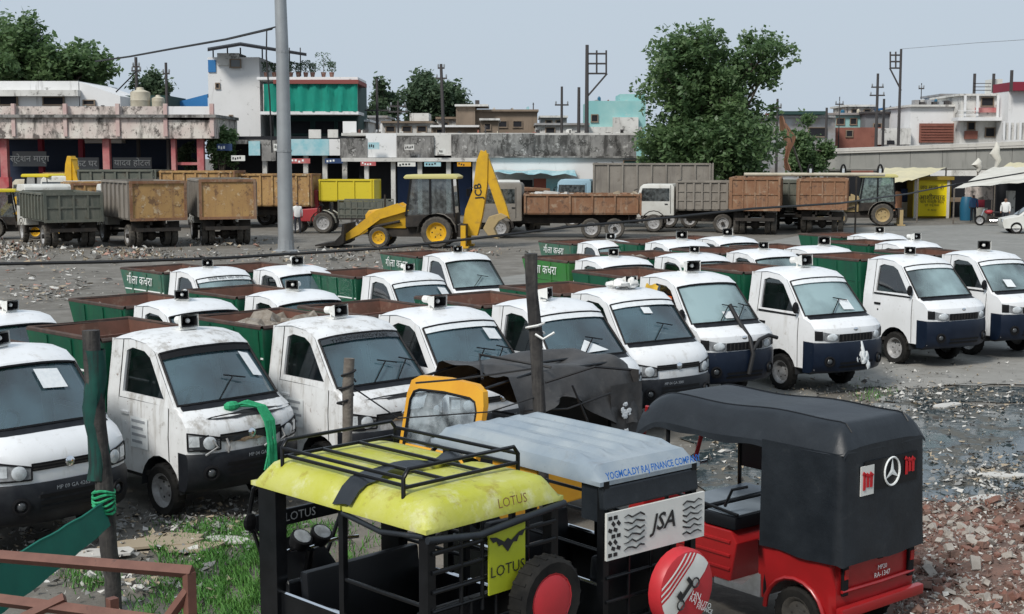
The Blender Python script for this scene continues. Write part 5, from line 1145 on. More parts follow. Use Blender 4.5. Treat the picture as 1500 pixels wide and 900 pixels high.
def motorbike(label, loc, rz):
    R = thing('motorcycle', label, 'motorcycle', loc, rz)
    for x in (-.62, .64): bigwheel(R, (x, 0, .30), .30, .09, 'tyre', 'steel_rim')
    q = MB(); q.tube([(.64, 0, .3), (.45, 0, .85), (.40, 0, 1.0)], .035, 6); q.build('fork', 'chrome', R); q = MB(); q.tube([(.36, -.32, 1.04), (.42, 0, 1.0), (.36, .32, 1.04)], .02, 6); q.build('handlebar', 'dark_trim', R)
    q = MB(); q.ball((.15, 0, .80), .22, 10, sc=(1.2, .6, .6)); q.build('fuel_tank', 'red_cab', R, smooth=60); q = MB(); q.box((-.35, 0, .78), (.65, .24, .10)); q.build('saddle', 'vinyl_black', R, bevel=.03)
    q = MB(); q.box((.08, 0, .42), (.4, .26, .32)); q.build('engine', 'dark_iron', R, bevel=.03); q = MB(); q.tube([(-.62, 0, .3), (-.1, 0, .5), (.3, 0, .8), (-.5, 0, .72), (-.62, 0, .3)], .025, 5); q.build('frame', 'dark_trim', R); q = MB(); q.tube([(.1, .16, .3), (-.7, .18, .34)], .05, 7); q.build('silencer', 'chrome', R)
motorbike('dark motorcycle standing beside the person near the stalls', gp(1452, 331), brg(-70))
def person(label, loc, rz, shirt, trousers):
    R = thing('person', label, 'person', loc, rz)
    verts = [(0, 0, .95), (0, 0, 1.15), (0, 0, 1.38), (0, 0, 1.48), (.02, 0, 1.56), (.02, 0, 1.66), (0, .19, 1.38), (.02, .24, 1.12), (.10, .22, .90), (.12, .21, .82), (0, -.19, 1.38), (-.02, -.25, 1.12), (.06, -.25, .90), (.08, -.25, .82), (0, .10, .88), (.02, .11, .48), (-.02, .12, .08), (.12, .13, .04), (0, -.10, .88), (.0, -.12, .48), (-.04, -.13, .08), (.10, -.14, .04)]
    edges = [(0, 1), (1, 2), (2, 3), (3, 4), (4, 5), (2, 6), (6, 7), (7, 8), (8, 9), (2, 10), (10, 11), (11, 12), (12, 13), (0, 14), (14, 15), (15, 16), (16, 17), (0, 18), (18, 19), (19, 20), (20, 21)]
    rad = [.14, .14, .16, .06, .09, .095, .065, .05, .038, .04, .065, .05, .038, .04, .085, .065, .045, .04, .085, .065, .045, .04]
    me = bpy.data.meshes.new('body'); me.from_pydata(verts, edges, []); o = bpy.data.objects.new('body', me); S.collection.objects.link(o)
    md = o.modifiers.new('skin', 'SKIN')
    for i, sv in enumerate(me.skin_vertices[0].data): sv.radius = (rad[i], rad[i] * (1.25 if i in (0, 1, 2) else 1)); sv.use_root = i == 0
    o.modifiers.new('sub', 'SUBSURF').levels = 1; o.modifiers['sub'].render_levels = 1
    dg = bpy.context.evaluated_depsgraph_get(); m2 = bpy.data.meshes.new_from_object(o.evaluated_get(dg)); bpy.data.objects.remove(o)
    o = bpy.data.objects.new('body', m2); S.collection.objects.link(o); o.parent = R
    for mm in (shirt, trousers, 'skin', 'hair'): m2.materials.append(M[mm])
    for p in m2.polygons:
        z = p.center.z; p.material_index = 3 if z > 1.68 or (z > 1.58 and p.center.x < -.02) else 2 if z > 1.46 or (z < .93 and abs(p.center.y) > .17 and z > .74) else 0 if z > .92 else 1
    m2.polygons.foreach_set('use_smooth', [True] * len(m2.polygons))
    return R
mat('skin', (.20, .10, .06), .6); mat('hair', (.01, .009, .008), .6); mat('shirt_white', (.70, .70, .68), .8); mat('trousers_dark', (.02, .022, .03), .8); mat('shirt_blue', (.05, .12, .25), .8)
person('person in white shirt walking between the mast and tractor', gp(436, 343), brg(-20), 'shirt_white', 'trousers_dark')
person('person in blue shirt standing at the stall counter under the awning', gp(1425, 325), brg(20), 'shirt_blue', 'trousers_dark')
person('person in white shirt and dark trousers standing beside the motorcycle', gp(1472, 334), brg(-160), 'shirt_white', 'trousers_dark')
# ------------------------------------------------------------------ buildings, flyover, stalls
mat('pink_plaster', (.56, .46, .42), .85, var=((.66, .62, .56), .7, .95), dirt=[((.06, .05, .045), 1.1, .54, .85, .07), ((.04, .035, .03), 3.5, .58, .85, .05)], streak=((.05, .045, .04), 1.6, .50, .85, .3))
mat('stained_white', (.66, .65, .62), .85, var=((.50, .49, .46), .7, .9), dirt=[((.10, .095, .09), 1.4, .58, .8, .06), ((.08, .07, .06), 4, .62, .8, .05)], streak=((.14, .13, .12), 1.5, .55, .75, .15))
mat('white_wall', (.74, .74, .74), .85, var=((.66, .66, .65), .4, .8), dirt=[((.20, .19, .18), 1.6, .62, .7, .05), ((.10, .09, .08), 5, .66, .8, .05)], streak=((.24, .23, .22), 1.4, .60, .65, .12))
mat('black_stain_wall', (.16, .155, .15), .9, var=((.34, .33, .31), .8, .9), streak=((.03, .028, .026), 1.8, .46, .85, .3), dirt=[((.025, .024, .022), 1.6, .52, .85, .06), ((.50, .49, .47), 3.2, .575, .8, .04)])
mat('brown_wall', (.19, .145, .105), .9, var=((.26, .20, .15), .5, .8), streak=((.10, .08, .06), 1.2, .55, .6))
mat('teal_wall', (.22, .46, .46), .8, var=((.34, .54, .52), .5, .8), dirt=((.45, .50, .48), 1.4, .6, .6, .1)); mat('cyan_board', (.22, .48, .54), .6, var=((.5, .62, .64), 1.2, .9))
mat('red_paint', (.40, .05, .06), .7, var=((.48, .22, .20), 1, .8)); mat('maroon', (.20, .012, .03), .7)
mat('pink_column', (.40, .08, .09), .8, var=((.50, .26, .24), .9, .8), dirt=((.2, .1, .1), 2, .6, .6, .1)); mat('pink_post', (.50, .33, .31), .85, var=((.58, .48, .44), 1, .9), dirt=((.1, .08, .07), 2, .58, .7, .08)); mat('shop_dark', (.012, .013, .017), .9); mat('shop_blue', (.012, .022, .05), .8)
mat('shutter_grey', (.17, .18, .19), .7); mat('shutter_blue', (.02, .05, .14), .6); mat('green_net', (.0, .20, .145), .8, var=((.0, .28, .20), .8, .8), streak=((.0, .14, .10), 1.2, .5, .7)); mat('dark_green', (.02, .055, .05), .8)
mat('roof_red', (.22, .06, .05), .8); mat('blue_sheet', (.02, .16, .40), .5); mat('tin_sheet', (.40, .41, .42), .5, .4, var=((.28, .24, .21), 1, .8)); mat('brick_wall', (.20, .075, .055), .9, var=((.27, .11, .08), 1, .8), dirt=((.1, .05, .04), 3, .6, .6))
mat('flyover_concrete', (.24, .24, .22), .9, var=((.31, .305, .28), .4, .9), streak=((.10, .10, .09), .8, .55, .6, .15)); mat('parapet', (.52, .50, .46), .9, streak=((.3, .28, .25), 1, .55, .6, .2))
mat('awning_cream', (.62, .56, .36), .8, var=((.50, .46, .32), 1, .8)); mat('awning_white', (.64, .62, .56), .8, var=((.5, .48, .42), 1, .8)); mat('kiosk_yellow', (.78, .62, .0), .55); mat('kiosk_side', (.25, .17, .02), .7)
mat('blue_plastic', (.01, .10, .18), .5); mat('pole_steel', (.33, .35, .36), .5, .3, var=((.26, .27, .28), 1, .8), streak=((.22, .2, .18), 2, .58, .5, .08)); mat('pole_dark', (.055, .05, .05), .8); mat('flag_cloth', (.74, .36, .20), .85, var=((.6, .30, .2), 3, .7))
def bx(R, name, m, x0, y0, x1, y1, Y, dep, base=False, bev=0):   # wall-like block whose front face stands at distance Y
    a, z1 = far(x0, y0, Y); b, z0 = far(x1, y1, Y)
    if base: z0 = 0
    o = R.location; q = MB(); q.bb((a - o.x, Y - o.y, z0), (b - o.x, Y + dep - o.y, z1)); return q.build(name, m, R, bevel=bev)
def bld(name, label, px, Y, cat='building', group=None):
    x, _ = far(px, 230, Y); return thing(name, label, cat, (x, Y, 0), 0, group)
def window(R, x0, y0, x1, y1, Y, m='shop_dark', fm='brown_wall'):
    w = bx(R, 'window', m, x0, y0, x1, y1, Y - .06, .1)
    a, z1 = far(x0, y0, Y); b, z0 = far(x1, y1, Y); o = R.location
    for c0, c1 in (((a - .08, z0), (a, z1)), ((b, z0), (b + .08, z1)), ((a - .08, z1), (b + .08, z1 + .08)), ((a - .1, z0 - .1), (b + .1, z0))):
        q = MB(); q.bb((c0[0] - o.x, Y - .12 - o.y, c0[1]), (c1[0] - o.x, Y + .05 - o.y, c1[1])); q.build('frame', fm, w)
    return w
# pink columned terminal
R = bld('terminal_building', 'long pink terminal building with stained balcony and red columns', 150, 95)
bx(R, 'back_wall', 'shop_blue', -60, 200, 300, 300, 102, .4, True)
bx(R, 'balcony_slab', 'pink_plaster', -60, 172, 314, 203, 95, 8)
bx(R, 'slab_ledge', 'black_stain_wall', -60, 168, 316, 172.5, 94.7, 8)
bx(R, 'parapet', 'pink_plaster', -60, 156, 240, 168, 95.2, .25)
bx(R, 'parapet', 'white_wall', 244, 156, 308, 176, 95.0, .3)
for px in (19, 95, 172, 242, 310): bx(R, 'parapet_post', 'pink_post', px - 3.5, 152, px + 3.5, 200, 94.85, .3)
for px, w, m in ((6, 7, 'pink_column'), (156, 6.5, 'pink_column'), (254.5, 4.5, 'pink_column'), (294, 6, 'pink_column')): bx(R, 'column', m, px - w, 203, px + w, 300, 95.6, .5, True)
bx(R, 'column_band', 'red_paint', -2, 260, 14, 300, 95.5, .7, True)
for px in (119, 60): bx(R, 'column', 'maroon', px - 5, 203, px + 5, 300, 99, .5, True)
bx(R, 'upper_storey', 'white_wall', -60, 119, 116, 160, 101, 10); bx(R, 'roof_edge', 'stained_white', -60, 132, 114, 141, 100.2, 1)
for x0, x1, y0 in ((0, 25, 140), (64, 93, 143), (123, 138, 148)): window(R, x0, y0, x1, 153, 100.9)
a, z1 = far(116, 120, 101); b, z0 = far(176, 141, 101); q = MB(); q.prism([(a - R.location.x, 5), (b - R.location.x, 5), (b - R.location.x, z0), (a - R.location.x, z1)], 101 - 95, 109 - 95, 'y'); q.build('stair_block', 'white_wall', R)
bx(R, 'roof_shed', 'dark_green', 176, 140, 245, 158, 104, 6)
for k, (x0, x1, y0, y1, t_) in enumerate(((18, 68, 222, 244, 'स्टेशन मार्ग'), (97, 145, 231, 249, 'टिकट घर'), (165, 222, 231, 247, 'यादव होटल'))):
    s_ = bx(R, 'signboard', 'shutter_grey', x0, y0, x1, y1, 98.5, .12); c = far((x0 + x1) / 2, (y0 + y1) / 2, 98.4); text(t_, .62, 'white_letters', s_, (c[0] - R.location.x, 98.45 - 95, c[1]), (1, 0, 0), (0, 0, 1), ext=.02)
for x0, x1 in ((14, 110), (165, 240)): bx(R, 'shutter', 'shop_blue', x0, 250, x1, 300, 101.5, .2, True)
bx(R, 'rail', 'pink_column', 258, 238, 290, 242, 96, .2)
# water tanks on roofs
def tank(label, px, py, Y, r=.6):
    x, z = far(px, py, Y); q = MB(); q.lathe([(.001, 1.25 * r * 1.6), (r * .35, 1.22 * r * 1.6), (r * .4, 1.08 * r * 1.6), (r, .92 * r * 1.6), (r, .5), (r * 1.03, .45), (r, .4), (r, 0), (.001, 0)], axis='z', n=14); o = q.build('water_tank', 'lorry_cream', smooth=40); o.location = (x, Y, z); return tag(o, label, 'tank')
tank('pale dome topped water tank on the terminal roof', 206, 157, 98, .7); tank('small pale water tank beside the roof shed', 232, 158, 98, .45)
# white tower house with green net
R = bld('tower_house', 'tall white house with roof canopy of dark sheet', 345, 106)
bx(R, 'wall', 'white_wall', 304, 84, 384, 300, 106, 9, True); bx(R, 'blue_patch', 'blue_sheet', 304.5, 88, 316, 106, 105.9, .2); bx(R, 'stair_head', 'stained_white', 318, 78, 350, 96, 105.8, 3)
window(R, 338, 88, 352, 98, 105.8, 'shutter_grey'); window(R, 317, 123, 321, 129, 106); window(R, 337, 170, 340, 176, 106)
for px, y1 in ((312, 86), (333, 86), (352, 86), (384, 86), (424, 112), (440, 112)): bx(R, 'canopy_post', 'pole_dark', px - 1, 70, px + 1, y1, 108, .12)
o = R.location; P = []
for px, py, Y in ((304, 72, 104), (352, 64, 104), (449, 79, 104), (449, 78, 114), (352, 62, 114), (304, 70, 114)): x, z = far(px, py, Y); P.append((x - o.x, Y - o.y, z))
q = MB(); q.faces(P, [(0, 1, 4, 5), (1, 2, 3, 4)]); q.faces([(p[0], p[1], p[2] - .18) for p in P], [(0, 1, 4, 5), (1, 2, 3, 4)]); q.faces(P[:3] + [(p[0], p[1], p[2] - .18) for p in P[:3]], [(0, 1, 4, 3), (1, 2, 5, 4)]); q.build('roof_canopy', 'shop_dark', R)
R = bld('net_house', 'house with bright green netting over its upper balcony', 455, 104)
bx(R, 'wall', 'dark_green', 400, 122, 524, 205, 107, 7); bx(R, 'lower_wall', 'stained_white', 400, 205, 524, 300, 107, 7, True); bx(R, 'balcony_slab', 'white_wall', 381, 163.5, 525, 168, 104, 4); bx(R, 'roof_slab', 'white_wall', 376, 113, 524, 117, 104, 6); bx(R, 'roof_fascia', 'roof_red', 400, 117, 525, 123, 103.8, 6)
x0, z1 = far(386, 123, 104); x1, z0 = far(524, 164, 104); o = R.location
q = MB(); q.grid([[(lerp(x0, x1, k / 40) - o.x, .05 + .10 * sin(k * 1.1) + .05 * sin(k * 2.7 + j), lerp(z1, z0, j / 5)) for k in range(41)] for j in range(6)]); q.build('green_netting', 'green_net', R, smooth=60)
for px in (386, 408, 432, 456, 480, 502, 523): bx(R, 'balcony_post', 'stained_white', px - 1, 123, px + 1, 164, 104.3, .15)
for k, (a, b) in enumerate(((425, 455), (462, 490), (495, 520))): window(R, a, 178, b, 196, 107, 'shop_dark', 'dark_green')
# roof plants
def plantpot(label, px, py, Y, h, n=160, seed=1):
    x, z = far(px, py, Y); R = thing('potted_plant', label, 'plant', (x, Y, z), 0, 'potted plants on the roof edge'); q = MB(); q.lathe([(.14, 0), (.2, .35), (.17, .35), (.12, .3)], axis='z', n=10); q.build('pot', 'brick', R)
    r = random.Random(seed); q = MB()
    for _ in range(n):
        a = r.random() * 6.3; d = r.random() ** .5 * h * .42; c = Vector((cos(a) * d, sin(a) * d, .35 + h * r.random() ** .7)); s = .09; u = Vector((r.uniform(-1, 1), r.uniform(-1, 1), r.uniform(-1, 1))).normalized(); w = u.orthogonal().normalized()
        q.poly([c - u * s, c + w * s * .5, c + u * s, c - w * s * .5])
    q.build('leaves', 'leaf_dark', R, weld=False, norm=False); q = MB(); q.tube([(0, 0, .3), (.03, .02, .35 + h * .7)], .02, 5); q.build('stem', 'bark', R)
mat('leaf', (.10, .175, .075), .45, var=((.17, .26, .11), .45, .9), dirt=((.26, .35, .18), 2.2, .55, .8, .12), rnd=False); mat('leaf_dark', (.08, .13, .075), .6, var=((.12, .175, .095), .5, .9), rnd=False); mat('bark', (.09, .07, .055), .9, bump=.5)
for nm in ('leaf', 'leaf_dark'):
    nt = M[nm].node_tree; N = nt.nodes; L = nt.links; b = N['Principled BSDF']; src = b.inputs['Base Color'].links[0].from_socket
    tl = N.new('ShaderNodeBsdfTranslucent'); L.new(src, tl.inputs[0]); mx = N.new('ShaderNodeMixShader'); mx.inputs[0].default_value = .5
    L.new(b.outputs[0], mx.inputs[1]); L.new(tl.outputs[0], mx.inputs[2]); L.new(mx.outputs[0], N['Material Output'].inputs[0])
for k, (px, h) in enumerate(((390, .8), (402, .7), (414, .9), (426, .8), (437, .7), (448, .9), (458, .7), (474, 1.5), (486, .8))): plantpot('potted plant on the roof edge above the green netting', px, 113, 106, h, 150, k)
# shop rows
R = bld('shop_row', 'dark low shops with cyan signboards below the green netting', 430, 98)
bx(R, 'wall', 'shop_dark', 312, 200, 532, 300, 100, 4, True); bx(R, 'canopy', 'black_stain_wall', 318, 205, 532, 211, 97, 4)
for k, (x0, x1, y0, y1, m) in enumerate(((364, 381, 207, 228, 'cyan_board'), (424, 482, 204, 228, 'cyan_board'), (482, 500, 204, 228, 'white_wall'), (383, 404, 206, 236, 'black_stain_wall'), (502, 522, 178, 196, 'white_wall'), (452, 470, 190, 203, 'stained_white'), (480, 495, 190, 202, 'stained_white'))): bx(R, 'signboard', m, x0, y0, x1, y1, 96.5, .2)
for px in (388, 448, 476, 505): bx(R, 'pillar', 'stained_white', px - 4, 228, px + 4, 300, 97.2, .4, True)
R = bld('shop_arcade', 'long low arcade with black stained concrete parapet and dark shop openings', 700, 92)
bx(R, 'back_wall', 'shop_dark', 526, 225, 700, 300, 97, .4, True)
for x0, x1, y0, y1, m in ((498, 538, 203, 233, 'black_stain_wall'), (536, 581, 196, 231, 'white_wall'), (581, 636, 200, 232, 'black_stain_wall'), (636, 661, 198, 228, 'stained_white'), (661, 710, 197, 232, 'black_stain_wall'), (710, 783, 196, 230, 'black_stain_wall'), (783, 932, 198, 231, 'black_stain_wall')): bx(R, 'parapet_panel', m, x0, y0, x1, y1, 92 + (x0 % 7) * .02, .3)
bx(R, 'roof_slab', 'stained_white', 500, 231.5, 705, 237, 91.6, 6); bx(R, 'roof_deck', 'stained_white', 500, 195, 935, 199, 92.6, 9)
for px in (537, 576, 615, 657): bx(R, 'pillar', 'stained_white', px - 3.5, 237, px + 3.5, 300, 92.1, .5, True)
for x0, x1, m in ((543, 572, 'shop_dark'), (582, 611, 'shutter_blue'), (620, 652, 'shop_dark'), (664, 690, 'shutter_blue')): bx(R, 'shop_bay_panel', m, x0, 240, x1, 300, 94.5, .2, True)  # near-black panels paint the shade of open shops; blue ones are shutters
bx(R, 'white_wall', 'white_wall', 692, 230.6, 955, 300, 92.2, 1.0, True); bx(R, 'wall_cap', 'black_stain_wall', 692, 229, 955, 231.5, 91.9, .4)
window(R, 914, 236, 942, 249, 92.2, 'dark_green')
o = R.location; P = [far(720, 253, 88), far(845, 257, 88)]; Qn = [far(722, 250, 91.5), far(842, 250, 91.5)]
q = MB(); q.grid([[(lerp(P[0][0], P[1][0], k / 14) - o.x, -4, lerp(P[0][1], P[1][1], k / 14) + .08 * sin(k * 1.7)) for k in range(15)], [(lerp(Qn[0][0], Qn[1][0], k / 14) - o.x, .1, Qn[0][1] + .05 * sin(k)) for k in range(15)]]); q.build('blue_awning', 'cyan_board', R)
for x0, x1, y0, y1, m in ((726, 752, 262, 280, 'awning_white'), (755, 780, 264, 282, 'shop_dark'), (782, 800, 262, 284, 'litter_red'), (800, 822, 262, 285, 'cyan_board')): bx(R, 'stall_panel', m, x0, y0, x1, y1, 90.5, .4, True)
# houses beyond
def house(label, x0, y0, x1, y1, Y, m, wins=(), dep=8, roof=None, extra=()):
    R = bld('house', label, (x0 + x1) / 2, Y, group='houses beyond the yard'); bx(R, 'wall', m, x0, y0, x1, y1, Y, dep, True); 
    if roof: bx(R, 'roof', roof, x0 - 2, y0 - 2.5, x1 + 2, y0 + .5, Y - .4, dep + 1)
    for w in wins: window(R, *w, Y)
    for e in extra: bx(R, *e)
    return R
house('square brown house with flat roof and small roof room', 694, 163, 787, 250, 122, 'brown_wall', ((730, 178, 742, 186), (752, 178, 764, 186)), 9, 'brown_wall', (('roof_room', 'brown_wall', 668, 155, 696, 200, 121, 6), ('roof_cap', 'stained_white', 666, 153, 715, 156, 120.6, 6), ('tank_stand', 'pole_dark', 696, 147, 702, 155, 123, 1)))
house('pale teal house with stepped roof beside the big tree', 862, 148, 945, 250, 118, 'teal_wall', ((867, 169, 875, 178), ), 9, None, (('roof_wall', 'teal_wall', 908, 138, 945, 150, 118.5, 5), ('porch', 'stained_white', 898, 172, 935, 200, 117.4, 2), ('lower_band', 'stained_white', 862, 186, 940, 200, 117.6, 1)))
house('grey shed with tin roof left of the teal house', 785, 183, 862, 250, 116, 'stained_white', ((800, 188, 812, 195), ), 8, 'tin_sheet')
house('small pale house with cluttered roof right of the green netting', 500, 178, 540, 250, 112, 'stained_white', ((508, 184, 516, 192), (522, 184, 530, 192)), 8, 'white_wall')
house('jumbled pale house with brown ledges behind the arcade', 560, 180, 632, 250, 118, 'stained_white', ((566, 186, 578, 193), (590, 186, 602, 193), (612, 186, 624, 193)), 8, 'brown_wall', (('roof_room', 'stained_white', 600, 166, 628, 182, 118.5, 4), ))
house('low flat roofed house with white sheet roof behind the arcade', 632, 186, 700, 250, 112, 'brown_wall', ((640, 190, 652, 196), ), 8, 'white_wall')
q = MB(); xA, zA = far(250, 152, 108); xB, zB = far(304, 138, 108); q.grid([[(xA, 108, zA), (xA, 113, zA + .2)], [(xB, 108, zB), (xB, 113, zB + .2)]]); q.grid([[(xA, 108, zA), (xB, 108, zB)], [(xA, 108, zA - .15), (xB, 108, zA - .3)]]); tag(q.build('roof_sheet', 'blue_sheet'), 'bright blue roof sheet beside the white tower house', 'roof sheet')
# flyover
xa, zt = far(1206, 219, 112); _, zb0 = far(1206, 250, 112); xb, zt2 = far(1600, 203, 92); _, zb2 = far(1600, 250, 92)
R = thing('flyover', 'grey concrete flyover with pale parapet behind the stalls', 'bridge', (xa, 112, 0))
def seg(u, v, dz0, dz1, dy0, dy1, name, m, par):
    P = []
    for t in (u, v):
        x = lerp(xa, xb, t) - xa; y = lerp(112, 92, t) - 112; zT, zB = lerp(zt, zt2, t), lerp(zb0, zb2, t)
        for dy in (dy0, dy1):
            for z in (lerp(zB, zT, dz0), lerp(zB, zT, dz1)): P.append((x, y + dy, z))
    q = MB(); q.faces(P, [(0, 1, 3, 2), (4, 6, 7, 5), (0, 4, 5, 1), (2, 3, 7, 6), (1, 5, 7, 3), (0, 2, 6, 4)]); return q.build(name, m, par)
for k in range(8): seg(k / 8 + .001, (k + 1) / 8 - .001, 0, .78, .35, 7, 'girder', 'flyover_concrete', R)
for k in range(8): seg(k / 8, (k + 1) / 8, .78, 1.0, 0, 8, 'parapet', 'parapet', R)
seg(0, 1, .86, .90, -.06, .02, 'parapet_lip', 'parapet', R); seg(0, 1, .05, .10, .28, .36, 'drip_edge', 'flyover_concrete', R)
for t in (.12, .45, .8):
    q = MB(); x = lerp(xa, xb, t) - xa; y = lerp(112, 92, t) - 112; q.bb((x - .6, y + 2, 0), (x + .6, y + 5, lerp(zb0, zb2, t))); q.build('pier', 'flyover_concrete', R)
# houses past the flyover
house('red brick house wall standing over the flyover', 1222, 187, 1294, 260, 128, 'brick_wall', ((1240, 192, 1248, 200),), 8, None)
house('grey shed with sloping sheet roof next to the brick wall', 1130, 172, 1222, 260, 126, 'tin_sheet', ((1185, 188, 1210, 200),), 8, 'tin_sheet', (('awning', 'dark_green', 1140, 163, 1212, 168, 125, 3), ))
house('teal shed roof house beyond the flyover', 1212, 168, 1270, 260, 136, 'teal_wall', ((1226, 174, 1236, 182), (1246, 174, 1254, 182)), 8, 'tin_sheet')
house('dark grey flat roofed house behind twin poles', 1268, 166, 1338, 260, 134, 'shutter_grey', ((1280, 182, 1290, 190),), 8, 'pole_dark', (('pale_front', 'stained_white', 1292, 188, 1334, 212, 126, 3), ('doorway', 'shop_dark', 1300, 206, 1310, 212, 125.8, .3)))
R = house('white house with brown garage shutter above the flyover', 1334, 156, 1408, 260, 127, 'white_wall', (), 8, 'stained_white')
s_ = bx(R, 'garage_shutter', 'brick_wall', 1348, 181, 1397, 209, 126.7, .3)
for k in range(1, 7): bx(R, 'shutter_slat', 'brick_wall', 1349, 181 + k * 4 - .4, 1396, 181 + k * 4 + .4, 126.62, .1)
for k in range(7):
    r = random.Random(k); bx(R, 'roof_clutter', 'pole_dark' if k % 2 else 'tin_sheet', 1340 + k * 9, 150 - r.random() * 4, 1346 + k * 9, 156, 127.5, 1)
R = house('pink trimmed house with balcony rails and roof water tank above the flyover', 1408, 140, 1478, 260, 125, 'stained_white', ((1438, 144, 1454, 155), (1468, 140, 1476, 158), (1418, 180, 1427, 190), (1444, 188, 1456, 200)), 8, 'stained_white')
for y in (162, 168): bx(R, 'balcony_rail', 'white_wall', 1404, y, 1434, y + 1, 123.6, .1)
bx(R, 'balcony_slab', 'white_wall', 1404, 172, 1480, 177, 123.5, 2); bx(R, 'pink_band', 'pink_column', 1430, 158, 1478, 165, 124.7, .4)
for px in (1414, 1432, 1462, 1478): bx(R, 'balcony_post', 'white_wall', px - 1, 140, px + 1, 172, 123.8, .12)
bx(R, 'lower_door', 'brick_wall', 1414, 192, 1432, 204, 124.7, .4)
for px in (1428, 1456): bx(R, 'roof_pillar', 'pole_dark', px - 1, 108, px + 1, 138, 127, .25)
for y in (122, 127, 132): bx(R, 'roof_rail', 'pole_dark', 1426, y, 1452, y + 1, 127, .1)
bx(R, 'roof_tank', 'lorry_white', 1454, 116, 1468, 138, 127.5, 2)
R = house('white corner house with dark red roof awning past the balcony house', 1478, 133, 1560, 260, 122, 'white_wall', (), 8, None, (('roof_awning', 'maroon', 1484, 120, 1540, 133, 121, 5), ('roof_pillar', 'pole_dark', 1481, 103, 1483.5, 134, 121, .2), ('fence_band', 'stained_white', 1470, 180, 1540, 205, 119, .3)))
for k in range(9): bx(R, 'fence_rail', 'white_wall', 1470 + k * 8, 178, 1472 + k * 8, 205, 118.7, .1)
# yellow kiosk
R = thing('kiosk', 'bright yellow painted kiosk with black lettering beside the dusty excavator', 'kiosk', gp(1365, 320)); Yk = R.location.y
bx(R, 'front_panel', 'kiosk_yellow', 1339, 264, 1390, 317, Yk - .05, .1); bx(R, 'body', 'kiosk_side', 1341, 262, 1392, 318, Yk + .1, 2.2, True); bx(R, 'roof_edge', 'kiosk_side', 1335, 259, 1398, 264, Yk - .3, 2.8)
for px in (1341, 1389): bx(R, 'corner_post', 'awning_white', px - 1, 264, px + 1, 320, Yk - .12, .1, True)
c = R.location
for y, t_, s_ in ((275, 'जय माता दी', .36), (290, 'आशीर्वाद', .46), (296, 'चाय नाश्ता सेंटर', .26), (301, 'प्रो. राजू यादव', .18), (308, 'मो. 98260', .15)):
    x, z = far(1365, y, Yk - .1); text(t_, s_, 'black_letters', R, (x - c.x, -.12, z), (1, 0, 0), (0, 0, 1), ext=.01)
# stalls under awnings
def awning(label, pts, m, sag=.25, posts=True):
    P = [Vector((far(px, py, Y)[0], Y, far(px, py, Y)[1])) for px, py, Y in pts]; c = sum(P, Vector()) / 4; R = thing('awning', label, 'awning', (c.x, c.y, 0)); q = MB()
    q.grid([[tuple((P[0].lerp(P[1], u / 12)).lerp(P[3].lerp(P[2], u / 12), v / 6) - R.location - Vector((0, 0, sag * sin(pi * u / 12) * sin(pi * v / 6) + .04 * sin(u * 2 + v)))) for u in range(13)] for v in range(7)]); q.build('cloth', m, R, smooth=70)
    if posts:
        for p in P: q = MB(); q.tube([(p.x - c.x, p.y - c.y, 0), (p.x - c.x, p.y - c.y, p.z)], .05, 6); q.build('pole', 'wood_grey', R)
    return R
awning('cream tarpaulin awning between excavator and yellow kiosk', [(1290, 272, 84), (1345, 262, 84), (1386, 246, 92), (1296, 246, 92)], 'awning_cream', -.3)
awning('long cream and white awning sheet over the stalls right of the kiosk', [(1398, 276, 82), (1560, 262, 80), (1560, 243, 90), (1455, 245, 90)], 'awning_white', -.2)
awning('cream tent cloth raised behind the white awning', [(1452, 258, 88), (1540, 252, 88), (1540, 240, 93), (1480, 238, 93)], 'awning_cream', -.3, False)
R = thing('market_stall', 'open dark stall with hanging cloth and counters under the awnings', 'stall', gp(1440, 322)); Ys = R.location.y; o = R.location
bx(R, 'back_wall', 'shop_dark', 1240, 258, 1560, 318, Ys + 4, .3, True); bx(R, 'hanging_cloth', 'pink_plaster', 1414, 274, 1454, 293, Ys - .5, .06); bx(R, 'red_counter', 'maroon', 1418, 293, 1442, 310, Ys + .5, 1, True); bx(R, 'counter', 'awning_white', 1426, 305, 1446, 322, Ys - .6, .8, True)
bx(R, 'side_partition', 'stained_white', 1478, 280, 1486, 322, Ys - .3, .5, True); bx(R, 'shelf', 'brown_wall', 1396, 290, 1412, 296, Ys + 1, .6)
R2 = thing('drum', 'blue plastic drum covered with cloth left of the stall counter', 'drum', gp(1415, 323)); q = MB(); q.lathe([(.001, 1.5), (.3, 1.48), (.36, 1.3), (.42, .9), (.4, .4), (.38, 0), (.001, 0)], axis='z', n=14); q.build('shell', 'blue_plastic', R2, smooth=40)
R2 = thing('cooler_box', 'white and blue upright cooler between excavator and yellow kiosk', 'cooler', gp(1328, 318)); q = MB(); q.bb((-.42, -.3, 0), (.42, .3, 1.0)); q.build('lower_box', 'lorry_white', R2, bevel=.03); q = MB(); q.bb((-.42, -.3, 1.02), (.42, .3, 1.9)); q.build('upper_case', 'shutter_blue', R2, bevel=.03)
R2 = thing('fuel_pillar', 'orange brown gas cylinder column behind the dusty excavator', 'cylinder', gp(1313, 319)); q = MB(); q.lathe([(.001, 1.75), (.25, 1.7), (.33, 1.5), (.33, .1), (.25, 0), (.001, 0)], axis='z', n=14); q.build('shell', 'flag_cloth', R2, smooth=40)
house('narrow ochre house squeezed between brown house and arcade', 704, 176, 730, 250, 110, 'brown_wall', ((710, 182, 718, 190),), 6, 'stained_white')
house('pale blue grey house behind the plain dark pole', 792, 172, 830, 250, 130, 'tin_sheet', ((800, 177, 808, 183), (815, 177, 823, 183)), 7, 'stained_white')
